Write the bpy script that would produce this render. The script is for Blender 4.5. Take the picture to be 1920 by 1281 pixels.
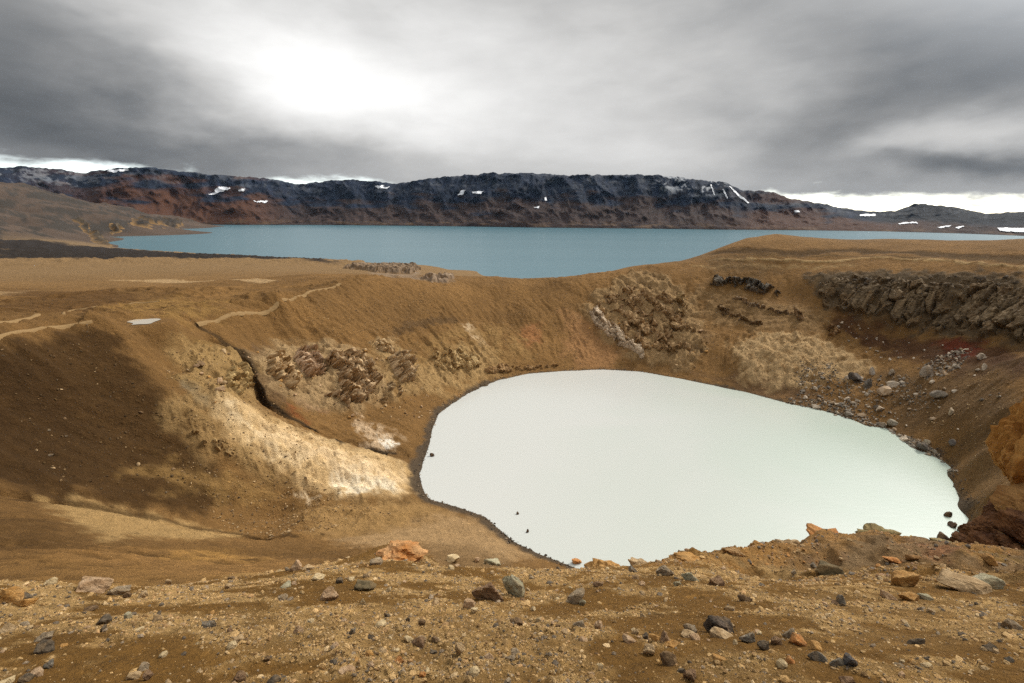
import bpy, math, random
import numpy as np
R = math.radians
random.seed(7); RNG = np.random.default_rng(7)
S = bpy.context.scene
COL = S.collection
for o in list(bpy.data.objects): bpy.data.objects.remove(o)

# ------------------------------------------------------------------ camera
H = 56.0                      # camera height above the crater lake (m)
FPX = 960.0                   # focal length in photo pixels (photo 1920x1281)
TILT = math.atan(230.5/960.0); ROLL = R(0.45)
FW = np.array([0, math.cos(TILT), -math.sin(TILT)])
U0 = np.array([0, math.sin(TILT), math.cos(TILT)]); R0 = np.array([1.0, 0, 0])
RT = math.cos(ROLL)*R0 + math.sin(ROLL)*U0
UP = math.cos(ROLL)*U0 - math.sin(ROLL)*R0
cam = bpy.data.cameras.new('camera'); co = bpy.data.objects.new('camera', cam); COL.objects.link(co)
cam.sensor_width = 36.0; cam.lens = 36.0*FPX/1920.0; cam.clip_start = 0.1; cam.clip_end = 60000
from mathutils import Matrix
co.matrix_world = Matrix(((RT[0], UP[0], -FW[0], 0), (RT[1], UP[1], -FW[1], 0), (RT[2], UP[2], -FW[2], H), (0, 0, 0, 1)))
S.camera = co
S.view_settings.view_transform = 'Standard'; S.view_settings.look = 'None'
S.view_settings.exposure = 0.88; S.view_settings.gamma = 1.0
S.cycles.max_bounces = 6; S.cycles.use_denoising = False

# ------------------------------------------------------------------ node helper
class NT:
    def __init__(self, tree): self.t = tree; self.n = tree.nodes; self.l = tree.links
    def put(self, sock, v):
        if isinstance(v, bpy.types.NodeSocket): self.l.new(v, sock)
        elif v is not None: sock.default_value = v
    def m(self, op, a, b=None, c=None, clamp=False):
        n = self.n.new('ShaderNodeMath'); n.operation = op; n.use_clamp = clamp
        for i, v in enumerate((a, b, c)):
            if v is not None: self.put(n.inputs[i], v)
        return n.outputs[0]
    def v(self, op, a, b=None, s=None):
        n = self.n.new('ShaderNodeVectorMath'); n.operation = op; self.put(n.inputs[0], a)
        if b is not None: self.put(n.inputs[1], b)
        if s is not None: self.put(n.inputs['Scale'], s)
        return n.outputs['Value'] if op in ('LENGTH', 'DOT_PRODUCT', 'DISTANCE') else n.outputs[0]
    def noise(self, vec, scale, detail=4, rough=.55, out=0, dist=0.0):
        n = self.n.new('ShaderNodeTexNoise'); self.put(n.inputs['Vector'], vec); n.inputs['Scale'].default_value = scale
        n.inputs['Detail'].default_value = detail; n.inputs['Roughness'].default_value = rough; n.inputs['Distortion'].default_value = dist
        return n.outputs[out]
    def vor(self, vec, scale, feature='F1', out='Distance'):
        n = self.n.new('ShaderNodeTexVoronoi'); n.feature = feature; self.put(n.inputs['Vector'], vec); n.inputs['Scale'].default_value = scale
        return n.outputs[out]
    def ramp(self, f, stops, interp='LINEAR'):
        n = self.n.new('ShaderNodeValToRGB'); n.color_ramp.interpolation = interp; e = n.color_ramp.elements
        while len(e) < len(stops): e.new(0.5)
        for k, (p, c) in enumerate(stops):
            e[k].position = p; e[k].color = (c, c, c, 1) if not hasattr(c, '__len__') else (*c, 1)
        self.put(n.inputs[0], f); return n.outputs[0]
    def mix(self, f, a, b, mode='MIX'):
        n = self.n.new('ShaderNodeMix'); n.data_type = 'RGBA'; n.blend_type = mode
        self.put(n.inputs[0], f)
        for s, v in ((n.inputs[6], a), (n.inputs[7], b)):
            self.put(s, v if isinstance(v, bpy.types.NodeSocket) else ((*v, 1) if len(v) == 3 else v))
        return n.outputs[2]
    def map(self, vec, sc, loc=(0, 0, 0), rot=(0, 0, 0)):
        n = self.n.new('ShaderNodeMapping'); self.put(n.inputs[0], vec); n.inputs[1].default_value = loc
        n.inputs[2].default_value = rot; n.inputs[3].default_value = sc; return n.outputs[0]
    def comb(self, x, y, z):
        n = self.n.new('ShaderNodeCombineXYZ')
        for i, v in enumerate((x, y, z)): self.put(n.inputs[i], v)
        return n.outputs[0]
    def sep(self, v):
        n = self.n.new('ShaderNodeSeparateXYZ'); self.put(n.inputs[0], v); return n.outputs

# ------------------------------------------------------------------ world: broken overcast over a Nishita sky
SUN_AZ, SUN_EL = R(52), R(40)           # azimuth from +Y (view direction) towards +X
W = bpy.data.worlds.new('World'); S.world = W; W.use_nodes = True
w = NT(W.node_tree); w.n.clear()
sky = w.n.new('ShaderNodeTexSky'); sky.sky_type = 'NISHITA'; sky.sun_disc = False
sky.sun_elevation = SUN_EL; sky.sun_rotation = SUN_AZ; sky.altitude = 1000
bg_sky = w.n.new('ShaderNodeBackground'); w.put(bg_sky.inputs[0], sky.outputs[0]); bg_sky.inputs[1].default_value = 0.08
def dirpix(u, v):
    d = FW + (u-960)/FPX*RT - (v-640.5)/FPX*UP
    return d/np.linalg.norm(d)
def azel(u, v):
    d = dirpix(u, v); return math.atan2(d[0], d[1]), math.asin(d[2])
tc = w.n.new('ShaderNodeTexCoord'); D = w.v('NORMALIZE', tc.outputs['Generated'])
dx, dy, dz = w.sep(D)
az = w.m('ARCTAN2', dx, dy); el = w.m('ARCSINE', dz)
AE = w.comb(az, w.m('MULTIPLY', el, 2.1), 0.0)                      # direction on the sky, flattened like a stratus deck
AEr = w.map(AE, (1, 1, 1), rot=(0, 0, R(-14)))
wn = w.noise(AEr, 2.6, 5, .55, out=1)
wx, wy, wz = w.sep(wn)
azw = w.m('ADD', az, w.m('MULTIPLY', w.m('SUBTRACT', wx, .5), .42))
elw = w.m('ADD', el, w.m('MULTIPLY', w.m('SUBTRACT', wy, .5), .17))
# broad light and dark banks of the cloud deck: (u, v, sigma_u, sigma_v (photo px), tilt deg, amount)
BLOBS = [(500, 120, 160, 62, 20, .20), (640, 190, 190, 58, 6, .19), (800, 160, 360, 115, 0, .15), (1010, 180, 280, 95, 8, .22), (600, 20, 420, 45, 0, .05), (300, 120, 120, 40, 25, .10),
         (10, 170, 190, 100, -10, -.20), (120, 60, 220, 50, 0, -.06), (350, 285, 230, 24, 8, -.22), (640, 300, 160, 16, 0, -.10), (1640, 175, 300, 70, -8, -.15), (1800, 265, 130, 24, -8, .30),
         (1860, 325, 170, 14, 3, -.24), (1330, 250, 170, 40, -15, .10), (1250, 60, 300, 50, -15, -.06), (1800, 110, 240, 90, 0, -.14), (1620, 345, 200, 12, 4, .05)]
tot = w.m('ADD', 0.63, 0.0)
for (u, v, su, sv, tl, am) in BLOBS:
    a0, e0 = azel(u, v); t = R(tl)
    ca = max(.5, math.cos(a0))
    da = w.m('SUBTRACT', azw, a0); de = w.m('SUBTRACT', elw, e0)
    p = w.m('ADD', w.m('MULTIPLY', da, math.cos(t)), w.m('MULTIPLY', de, -math.sin(t)))
    q = w.m('ADD', w.m('MULTIPLY', da, math.sin(t)), w.m('MULTIPLY', de, math.cos(t)))
    p = w.m('MULTIPLY', p, FPX/su/ca/ca); q = w.m('MULTIPLY', q, FPX/sv)
    g = w.m('EXPONENT', w.m('MULTIPLY', w.m('ADD', w.m('MULTIPLY', p, p), w.m('MULTIPLY', q, q)), -0.5))
    tot = w.m('ADD', tot, w.m('MULTIPLY', g, am))
n1 = w.noise(AEr, 4.2, 7, .52, dist=.4); n2 = w.noise(w.map(AE, (1, 1.7, 1), rot=(0, 0, R(-8))), 11., 6, .5, dist=.5)
tot = w.m('ADD', tot, w.m('MULTIPLY', w.m('SUBTRACT', n1, .5), .23))
tot = w.m('ADD', tot, w.m('MULTIPLY', w.m('SUBTRACT', n2, .5), .09))
# the deck brightens towards the zenith
zen = w.m('MULTIPLY', w.m('SMOOTH_MIN', w.m('MAXIMUM', w.m('SUBTRACT', el, R(30)), 0), 1.0, .1), 1.0)
tot = w.m('ADD', tot, zen)
tot = w.m('MAXIMUM', tot, 0.26)
lum = w.m('MULTIPLY', w.m('POWER', tot, 1.75), .465)
# glow round the unseen sun, above right of the view, added for directional light
sdv = (math.sin(SUN_AZ)*math.cos(SUN_EL), math.cos(SUN_AZ)*math.cos(SUN_EL), math.sin(SUN_EL))
ca_ = w.m('ARCCOSINE', w.m('MINIMUM', w.v('DOT_PRODUCT', D, sdv), 1.0)); gq = w.m('DIVIDE', ca_, R(10))
lum = w.m('ADD', lum, w.m('MULTIPLY', w.m('EXPONENT', w.m('MULTIPLY', w.m('MULTIPLY', gq, gq), -.5)), 5.0))
ccol = w.ramp(tot, [(0.25, (.80, .89, 1.0)), (.52, (.96, .98, 1.0)), (.8, (1, .995, .98))])
cl = w.n.new('ShaderNodeBackground'); w.put(cl.inputs[0], ccol); w.put(cl.inputs[1], lum)
# ragged lower edge of the deck: clear bright strip above the hills at left and right
bn = w.noise(w.comb(w.m('MULTIPLY', az, 5.0), w.m('MULTIPLY', el, 16.0), 0), 1.6, 6, .6)
absu = w.m('MULTIPLY', w.m('SUBTRACT', bn, .5), .085)
eb = w.n.new('ShaderNodeFloatCurve')
def strip():
    pts = [(-80, 0.045), (-50, .060), (-40, .070), (-30, .057), (-21, .054), (-12, .046), (-4, .040), (10, .02), (20, .022), (26, .036), (32, .038), (40, .026), (55, .036), (80, .03)]
    r = w.n.new('ShaderNodeValToRGB'); e = r.color_ramp.elements
    while len(e) < len(pts): e.new(.5)
    for k, (a, v_) in enumerate(pts): e[k].position = (a+90)/180; e[k].color = (v_*10,)*3+(1,)
    w.put(r.inputs[0], w.m('DIVIDE', w.m('ADD', az, R(90)), R(180)))
    return w.m('DIVIDE', r.outputs[0], 10.0)
edge = w.m('ADD', strip(), absu)
cov = w.n.new('ShaderNodeMapRange'); cov.interpolation_type = 'SMOOTHSTEP'
w.put(cov.inputs[0], w.m('SUBTRACT', el, edge)); cov.inputs[1].default_value = -.010; cov.inputs[2].default_value = .016
clear = w.n.new('ShaderNodeBackground'); clear.inputs[0].default_value = (1, .965, .88, 1); clear.inputs[1].default_value = .40
addc = w.n.new('ShaderNodeAddShader'); w.l.new(clear.outputs[0], addc.inputs[0]); w.l.new(bg_sky.outputs[0], addc.inputs[1])
mx = w.n.new('ShaderNodeMixShader'); w.l.new(cov.outputs[0], mx.inputs[0]); w.l.new(addc.outputs[0], mx.inputs[1]); w.l.new(cl.outputs[0], mx.inputs[2])
wo = w.n.new('ShaderNodeOutputWorld'); w.l.new(mx.outputs[0], wo.inputs[0])
# ------------------------------------------------------------------ sun behind thin cloud
sl = bpy.data.lights.new('sun', 'SUN'); sl.energy = 1.5; sl.angle = R(10); sl.color = (1, .93, .80)
so = bpy.data.objects.new('sun', sl); COL.objects.link(so)
sd = np.array([math.sin(SUN_AZ)*math.cos(SUN_EL), math.cos(SUN_AZ)*math.cos(SUN_EL), math.sin(SUN_EL)])
from mathutils import Vector
so.rotation_euler = Vector(sd).to_track_quat('Z', 'Y').to_euler(); so.location = (0, 0, 300)

# ------------------------------------------------------------------ numeric noise
def _h(ix, iy, iz, s):
    h = (ix.astype(np.int64)*374761393 + iy.astype(np.int64)*668265263 + iz.astype(np.int64)*2147483647 + s*1274126177) & 0xFFFFFFFF
    h = ((h ^ (h >> 13))*1274126177) & 0xFFFFFFFF
    h = ((h ^ (h >> 16))*2246822519) & 0xFFFFFFFF
    return (h ^ (h >> 15)) & 0xFFFFFFFF
def perlin(x, y, s=0):
    x = np.asarray(x, float); y = np.asarray(y, float)
    ix = np.floor(x); iy = np.floor(y); fx = x-ix; fy = y-iy; z0 = np.zeros(1)
    ux = fx*fx*fx*(fx*(fx*6-15)+10); uy = fy*fy*fy*(fy*(fy*6-15)+10)
    def g(a, b):
        t = _h(ix+a, iy+b, z0, s)*(2*math.pi/4294967296.0)
        return np.cos(t)*(fx-a)+np.sin(t)*(fy-b)
    a = g(0, 0); b = g(1, 0); c = g(0, 1); d = g(1, 1)
    return ((a+(b-a)*ux)*(1-uy)+(c+(d-c)*ux)*uy)*1.5
def fbm(x, y, o=4, s=0, gain=.5):
    t = 0; a = 1
    for k in range(o): t = t+a*perlin(x, y, s+k*17); x = x*2.03+11.3; y = y*2.03-7.1; a *= gain
    return t
def ridged(x, y, o=4, s=0):
    t = 0; a = 1
    for k in range(o): t = t+a*(1-2*np.abs(perlin(x, y, s+k*17))); x = x*2.03+11.3; y = y*2.03-7.1; a *= .5
    return t
def sstep(a, b, x):
    t = np.clip((x-a)/(b-a), 0, 1); return t*t*(3-2*t)
def rnd(ix, iy, s, k=0): return _h(np.asarray(ix), np.asarray(iy), np.full(1, k), s)/4294967296.0
def worley(x, y, s=0):
    """F1, F2, cell id pair and offset to the nearest cell centre"""
    ix = np.floor(x); iy = np.floor(y); f1 = np.full(x.shape, 9.); f2 = f1.copy()
    bx = np.zeros_like(x); by = np.zeros_like(x); ci = np.zeros_like(x); cj = np.zeros_like(x)
    for a in (-1, 0, 1):
        for b in (-1, 0, 1):
            px = ix+a+rnd(ix+a, iy+b, s, 1); py = iy+b+rnd(ix+a, iy+b, s, 2)
            d = np.hypot(px-x, py-y); m = d < f1
            f2 = np.where(m, f1, np.minimum(f2, d)); f1 = np.where(m, d, f1)
            bx = np.where(m, x-px, bx); by = np.where(m, y-py, by); ci = np.where(m, ix+a, ci); cj = np.where(m, iy+b, cj)
    return f1, f2, ci, cj, bx, by

# ------------------------------------------------------------------ photo pixel <-> ground
def ray(u, v):
    d = FW + (u-960)/FPX*RT - (v-640.5)/FPX*UP
    h = math.hypot(d[0], d[1]); return d[0]/h, d[1]/h, -d[2]/h       # unit horizontal direction, tan(depression)
def at_r(u, v, r): a, b, t = ray(u, v); return (a*r, b*r, H-t*r)
def at_z(u, v, z): a, b, t = ray(u, v); r = (H-z)/t; return (a*r, b*r, z)

SHORE = [(1200,697),(1130,693),(1055,696),(991,701),(933,713),(882,735),(843,760),(823,776),(810,807),(806,830),(798,854),(786,889),(788,915),(806,936),(858,951),(909,969),(937,994),(964,1016),(1011,1039),(1061,1058),
         (1130,1085),(1240,1105),(1370,1110),(1500,1100),(1620,1080),(1720,1050),(1787,1008),(1815,986),(1818,963),(1799,936),(1787,904),(1783,877),(1756,854),(1725,846),(1690,822),(1662,803),(1623,799),(1569,774),(1483,758),(1397,735),(1280,711)]
SH = np.array([at_z(u, v, 0)[:2] for u, v in SHORE])
CC = SH.mean(0)
WZ = -5.0
C = []                                                              # control points x, y, z
def cr(*L):
    for u, v, r in L: C.append(at_r(u, v, r))
def cz(*L):
    for u, v, z in L: C.append(at_z(u, v, z))
def cw(*L): C.extend(L)
# crater lake: shore, bed, first metres of bank
for k in range(len(SH)):
    for f in (0., .5):
        p = SH[k]*(1-f)+SH[(k+1) % len(SH)]*f
        n = (p-CC)/np.linalg.norm(p-CC)
        cw((p[0], p[1], 0)); q = p-n*7; cw((q[0], q[1], -2.2))
        if f == 0: q = p-n*25; cw((q[0], q[1], -4))
cw((CC[0], CC[1], -4.5), (CC[0]+20, CC[1], -4.5), (CC[0]-20, CC[1]+10, -4.5))
# foreground slope: a plane that falls away from the camera at about 32 degrees
def fg(x, y): return H-1.58-.634*y
for x, y in [(0,0),(-1.5,.5),(1.5,.5),(-3,1),(3,1),(0,2),(-2,3),(2,3),(0,4.5),(-4,3),(4,3),(-3,5),(3,5),(0,7),(-6,6),(6,6),(-3,8),(3,8),(0,9.5),(-7,4),(7,4),(-9,8),(9,8),(-5,9.5),(5,9.5),(-12,5),(12,5),(14,10),(18,12),(9,11),(22,16),(16,16)]:
    cw((x, y, fg(x, y)))
cr((1060,1061,12.5),(1120,1056,12.8),(1180,1057,13),(1280,1052,14),(960,1062,12.5),(860,1058,12.5),(760,1052,12.5),(660,1060,12.2),(560,1068,12),(440,1085,12),(330,1095,12),(160,1108,12),(20,1140,12.5))
cr((1340,1051,15.5),(1380,1050,17),(1430,1046,19),(1480,1039,21),(1520,1031,23),(1570,1022,25.5),(1650,1015,29),(1720,1022,31),(1800,1020,34),(1900,1060,30))
cr((1400,1090,15),(1500,1080,17),(1600,1070,19),(1700,1070,20),(1800,1075,22),(1900,1090,24))
cw((-3,-4,57),(6,-4,57),(-20,-5,57.5),(20,-5,57.5),(0,-15,59),(40,-10,58),(-40,-10,57),(80,-30,60),(-80,-30,55),(0,-60,56),(200,-100,55),(-200,-100,48),(0,-300,40),(600,-300,40),(-600,-300,35))
# below the foreground edge: steep bank to the near shore
for x, y, z in [(3,17,41.5),(10,18,40.5),(3,24,35),(12,26,33),(3,34,25.5),(14,36,23),(4,46,14.5),(18,46,14),(-2,17,41.5)]: cw((x,y,z))
# bench and spur left of the near bank
cr((700,1045,62),(820,1045,66),(900,1050,66),(960,1045,72),(760,1025,69),(850,1010,80),(620,1060,48),(600,1030,66),(500,1040,62),(420,1060,50),(300,1060,48),(300,1035,60),(400,1030,62),(160,1085,30),(160,1050,46),(60,1100,30),(60,1050,48),(0,1000,64),(90,985,70),(200,1000,70),(330,1000,76))
# gully between the bench and the left slope
cr((0,935,88),(120,945,88),(250,967,87),(350,985,85),(450,1004,82),(560,1006,81),(680,1005,81),(780,1000,82))
cr((0,920,92),(120,925,92),(250,945,92),(400,972,92),(520,982,92),(640,975,90),(740,965,90.5),(800,960,89))
# left scree slope
cr((0,880,97),(0,800,106),(0,700,114),(0,640,120),(90,800,108),(90,700,116),(180,880,99),(180,760,113),(180,680,122),(280,860,103),(300,900,99),(400,900,100),(360,830,106),(460,860,104),(560,900,101),(660,925,99),(750,930,96))
cr((174,600,133),(215,627,130),(248,660,127),(278,704,121),(295,734,117),(332,762,112))
cr((560,860,105),(640,880,103),(700,890,103),(480,790,112),(430,760,114),(560,820,113),(660,850,111),(380,720,123),(330,700,127),(300,660,133),(260,625,137),(370,660,135),(410,690,130),(720,870,107),(760,870,108))
# stream gully (bottom)
cr((380,625,152),(430,648,147),(460,668,142),(480,715,132),(500,755,127),(540,782,123),(590,808,120),(640,829,118),(690,843,116.5),(740,851,115.5))
# rim crest, left to right
cr((-140,640,118),(0,632,122),(90,617,128),(174,602,134),(240,603,142),(300,605,147),(370,605,155),(440,590,166),(520,572,177),(580,550,192),(640,530,210),(720,527,222),(790,533,230),(870,541,234),(930,541,236),(980,534,240),(1050,524,246),(1110,519,250),(1160,514,253),(1220,498,256),(1280,492,262),(1340,479,272),(1365,463,282),(1400,449,292),(1450,441,298),(1530,438,296),(1620,437,290),(1720,438,284),(1820,444,276),(1920,453,266),(2100,470,250))
# inner wall left of centre
cr((520,640,165),(480,640,160),(560,620,173),(560,660,160),(640,600,182),(740,590,197),(840,600,200),(520,690,146),(500,700,140),(560,740,136),(620,790,128),(700,820,124),(620,680,156),(700,680,163),(760,640,182),(660,740,142),(720,760,143),(780,720,160),(740,700,160),(820,680,176),(760,800,130),(780,820,126))
cr((900,600,212),(900,660,192),(960,580,224),(980,650,206),(1060,560,230),(1060,620,215),(1060,670,200),(1150,640,210),(1150,580,226),(1220,540,240),(1220,600,222),(1240,660,205),(1320,640,208),(1300,560,236),(1320,690,193))
# right wall: lower talus, cliff foot, cliff top, mound
cr((1400,690,191),(1400,600,222),(1400,545,242),(1400,500,256),(1480,700,188),(1500,620,214),(1480,560,238),(1480,510,252))
cr((1560,610,222),(1640,622,221),(1720,633,219),(1800,642,216),(1880,650,212),(1990,662,200),(1560,575,229),(1640,560,228.5),(1720,570,226),(1800,575,223),(1880,580,219),(1990,585,207))
cr((1530,545,239),(1640,525,236),(1720,525,234),(1800,530,231),(1880,535,227),(1990,540,214),(1540,512,247),(1640,508,245),(1720,508,243),(1800,510,240),(1880,515,235),(1990,520,225))
cr((1400,475,266),(1500,470,272),(1600,468,270),(1700,470,266),(1800,472,260),(1900,478,253),(1450,488,262),(1600,488,259),(1750,490,254),(1880,497,246))
cr((1600,700,190),(1700,700,189),(1800,700,187),(1900,700,178),(1700,770,172),(1800,770,166),(1880,770,155),(1840,850,143),(1880,900,128),(1850,930,123),(1920,860,128),(1920,960,108))
cw((105,45,28),(110,75,26),(125,95,24),(130,120,27),(150,130,34),(160,100,40),(140,60,42),(75,45,13),(90,55,14),(60,35,24),(45,25,36),(80,30,34),(120,30,46),(180,60,52),(220,120,54))
# ground outside the rim
cw((230,260,50),(330,330,40),(200,420,20),(400,500,5),(120,330,12),(60,330,8),(40,300,14),(0,280,16),(-30,290,14))
cr((900,530,430),(1000,530,430))
for x, y in [(100,470),(300,600),(0,560),(700,700),(-20,700),(500,1000),(900,1500),(0,1000),(-200,1300),(0,2000),(600,2500),(-400,2000),(-600,2600),(1500,2200),(1200,900),(2000,1200)]: cw((x, y, WZ-12))
# left plateau
cr((640,515,270),(560,520,265),(560,545,215),(480,560,196),(400,575,185),(300,585,172),(300,560,215),(200,575,185),(100,600,150),(100,575,190),(0,605,160),(0,570,215),(430,530,270),(300,530,300),(150,535,300),(0,540,300),(600,505,360),(450,500,420),(300,500,450),(150,500,450),(0,505,450),(700,512,420),(780,508,440),(780,519,440),(850,521,500))
cr((0,489,640),(150,489,640),(300,488,620),(450,487,600),(560,490,560),(660,500,500),(740,497,500),(785,497,495))
cr((0,470,900),(120,466,980),(200,465,1050),(270,475,900),(400,480,760),(510,485,680),(600,491,590))
for (u, v) in [(250,468),(400,474),(520,480),(620,487),(700,494),(800,494),(870,516),(800,505)]:
    x, y, z = at_z(u, v, WZ); cw((x*1.02, y*1.02, WZ-4))
# left hills by the big lake: three receding masses that end in low cliffs at the water
cr((0,455,1050),(90,455,1080),(170,458,1180),(0,430,1250),(80,428,1300),(0,402,1500),(70,405,1550),(110,409,1600),(141,414,1650),(161,428,1750),(185,443,1950),(150,440,1450),(-120,395,1500),(-200,440,1000))
cr((0,392,1900),(60,396,2000),(120,399,2150),(160,402,2250),(195,406,2350),(213,417,2500),(60,399,1800),(120,404,1850),(160,415,1950),(190,425,2150),(-120,380,1900))
cr((0,350,3000),(60,352,3100),(120,368,3300),(190,380,3500),(250,393,3700),(300,406,4000),(330,417,4300),(0,375,2400),(60,378,2500),(120,385,2650),(190,394,2900),(250,405,3200),(290,415,3600),(-120,335,3000),(-300,340,2700))
for (u, v) in [(255,436),(290,429),(330,426),(380,424),(420,423),(235,447),(280,442),(340,434),(225,455),(260,462)]:
    x, y, z = at_z(u, v, WZ); cw((x, y, WZ-7))
for (u, v) in [(203,462),(190,441),(205,437),(238,431),(270,427),(310,423),(348,421)]:
    x, y, z = at_z(u, v, WZ); cw((x, y, WZ-.5)); cw((x+90, y-15, WZ-9))
cw((-1800,-500,30),(1800,-500,20),(0,-2500,20),(-2500,2600,WZ-8),(2500,600,WZ-8),(-2600,800,120),(-900,300,30))
cr((742,1017,15),(700,1030,14.6),(775,1024,15),(800,1042,14.5),(650,1052,13.8),(608,1066,13.2),(690,1046,14),(760,1046,14))
cw(at_r(742,1060,17.5),at_r(790,1070,17),at_r(690,1075,16.5))
C = np.array(C)
# radial basis surface through the control points (kernel |d|, linear drift)
_, keep = np.unique(np.round(C[:, :2]/np.maximum(.4, np.hypot(C[:, 0], C[:, 1])[:, None]*.004)), axis=0, return_index=True)
C = C[np.sort(keep)]; N = len(C)
def kern(d2): return np.sqrt(d2+.6)
A = np.zeros((N+3, N+3)); d2 = (C[:, None, 0]-C[None, :, 0])**2+(C[:, None, 1]-C[None, :, 1])**2
A[:N, :N] = kern(d2) - np.diag(np.full(N, .02)); A[:N, N] = 1; A[:N, N+1:] = C[:, :2]; A[N:, :N] = A[:N, N:].T
sol = np.linalg.solve(A, np.concatenate([C[:, 2], np.zeros(3)])); WT = sol[:N].astype(np.float32); PL = sol[N:]
def base_z(x, y):
    x = np.asarray(x, float).ravel(); y = np.asarray(y, float).ravel(); out = np.empty(len(x))
    cx = C[:, 0].astype(np.float32); cy = C[:, 1].astype(np.float32)
    for i in range(0, len(x), 40000):
        xs = x[i:i+40000].astype(np.float32); ys = y[i:i+40000].astype(np.float32)
        out[i:i+40000] = np.sqrt((xs[:, None]-cx)**2+(ys[:, None]-cy)**2+np.float32(.6)).astype(np.float64)@WT.astype(np.float64)
    return out + PL[0] + PL[1]*x + PL[2]*y
def dist_poly(x, y, P, closed=False):
    """distance to a polyline and the fraction along it"""
    P = np.asarray(P, float); n = len(P); best = np.full(x.shape, 1e9); par = np.zeros_like(x)
    for k in range(n if closed else n-1):
        a = P[k]; b = P[(k+1) % n]; ab = b-a; L2 = (ab**2).sum()+1e-9
        t = np.clip(((x-a[0])*ab[0]+(y-a[1])*ab[1])/L2, 0, 1)
        d = np.hypot(x-a[0]-t*ab[0], y-a[1]-t*ab[1]); m = d < best
        best = np.where(m, d, best); par = np.where(m, (k+t)/(n-1), par)
    return best, par
def inside(x, y, P):
    P = np.asarray(P, float); c = np.zeros(x.shape, bool); j = len(P)-1
    for i in range(len(P)):
        xi, yi = P[i]; xj, yj = P[j]
        m = ((yi > y) != (yj > y)) & (x < (xj-xi)*(y-yi)/((yj-yi) if yj != yi else 1e-9)+xi)
        c ^= m; j = i
    return c
def sdf(x, y, P):
    d, _ = dist_poly(x, y, P, True); return np.where(inside(x, y, P), -d, d)
GULLY = np.array([at_r(u, v, r)[:2] for u, v, r in [(380,625,152),(430,648,147),(460,668,142),(480,715,132),(500,755,127),(540,782,123),(590,808,120),(640,829,118),(690,843,116.5),(740,851,115.5),(775,852,115)]])
NEARGULLY = np.array([at_r(u, v, r)[:2] for u, v, r in [(-100,925,88),(0,935,88),(120,945,88),(250,967,87),(350,985,85),(450,1004,82),(560,1006,81)]])

# ------------------------------------------------------------------ terrain sheet: polar grid round the camera, one sheet to the far shore
NA = 1180
azs = np.concatenate([np.linspace(-180, -62, 44)[:-1], np.linspace(-62, 62, NA), np.linspace(62, 180, 44)[1:]])
azs = np.radians(azs)
rs = np.concatenate([np.geomspace(.5, 14, 300)[:-1], np.geomspace(14, 58, 230)[:-1], np.linspace(58, 300, 430)[:-1], np.geomspace(300, 4700, 230)])
GA, GR = np.meshgrid(azs, rs, indexing='ij')
GX = np.sin(GA)*GR; GY = np.cos(GA)*GR
shp = GX.shape
GZ = base_z(GX, GY).reshape(shp)
dsh = np.full(shp, 1e3); msk = np.hypot(GX-CC[0], GY-CC[1]) < 130
dsh[msk] = sdf(GX[msk], GY[msk], SH)                                # signed distance to the crater lake shore
dr = np.gradient(rs)[None, :]
res = np.maximum(dr, GR*np.radians(124/NA))
# relief at every scale the sheet resolves; fades out where it would disturb the near slope
rad = np.hypot(GX-CC[0], GY-CC[1]); ang = np.arctan2(GX-CC[0], GY-CC[1])
slopeband = sstep(0, 6, dsh)*sstep(300, 200, GR)
lam = 48.; k = 0
while lam > .12:
    wgt = sstep(1.6, 4, lam/res)*sstep(.35, 1.6, GR/lam)*np.clip(dsh/(lam*.5), .0, 1)
    mm = wgt > .001
    a = .030*lam*(.55+.45*sstep(60, 20, GR)) if lam < 6 else .022*lam
    a = a*np.ones(shp)
    GZ[mm] += (a*wgt)[mm]*perlin(GX[mm]/lam+3.7*k, GY[mm]/lam-1.3*k, 100+k)
    lam /= 2; k += 1
mm = GR > 700
hb = sstep(700, 1300, GR[mm])*sstep(WZ+3, WZ+35, GZ[mm])
GZ[mm] += hb*(16*ridged(GX[mm]/330, GY[mm]/430, 4, 301)+9*fbm(GX[mm]/110, GY[mm]/150, 4, 303)-4)
mm = (GR > 420) & (GR < 1150) & (GA < R(-16))
GZ[mm] += (sstep(420, 560, GR[mm])*sstep(1150, 950, GR[mm])*sstep(WZ-2, WZ+3, GZ[mm]))*2.2*ridged(GX[mm]/26, GY[mm]/30, 4, 305)
# rills running down the crater wall
mm = (slopeband > .01) & (GR > 25)
ril = np.zeros(shp)
ril[mm] = ridged(ang[mm]*16+.6*perlin(GX[mm]/14, GY[mm]/14, 5), rad[mm]/42, 3, 9)*.45+ridged(ang[mm]*46+.8*perlin(GX[mm]/9, GY[mm]/9, 6), rad[mm]/16, 3, 19)*.26
pt = np.zeros(shp); pt[mm] = sstep(-.1, .5, fbm(GX[mm]/38, GY[mm]/38, 3, 401))*(.55*ridged(GX[mm]/6.5, GY[mm]/6.5, 4, 402)+.35*ridged(ang[mm]*30, rad[mm]/9, 3, 403))
GZ += slopeband*pt*sstep(2, 16, dsh)*sstep(40, 80, GR)*1.1
GZ += slopeband*ril*sstep(25, 60, GR)*sstep(0, 14, dsh)
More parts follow.
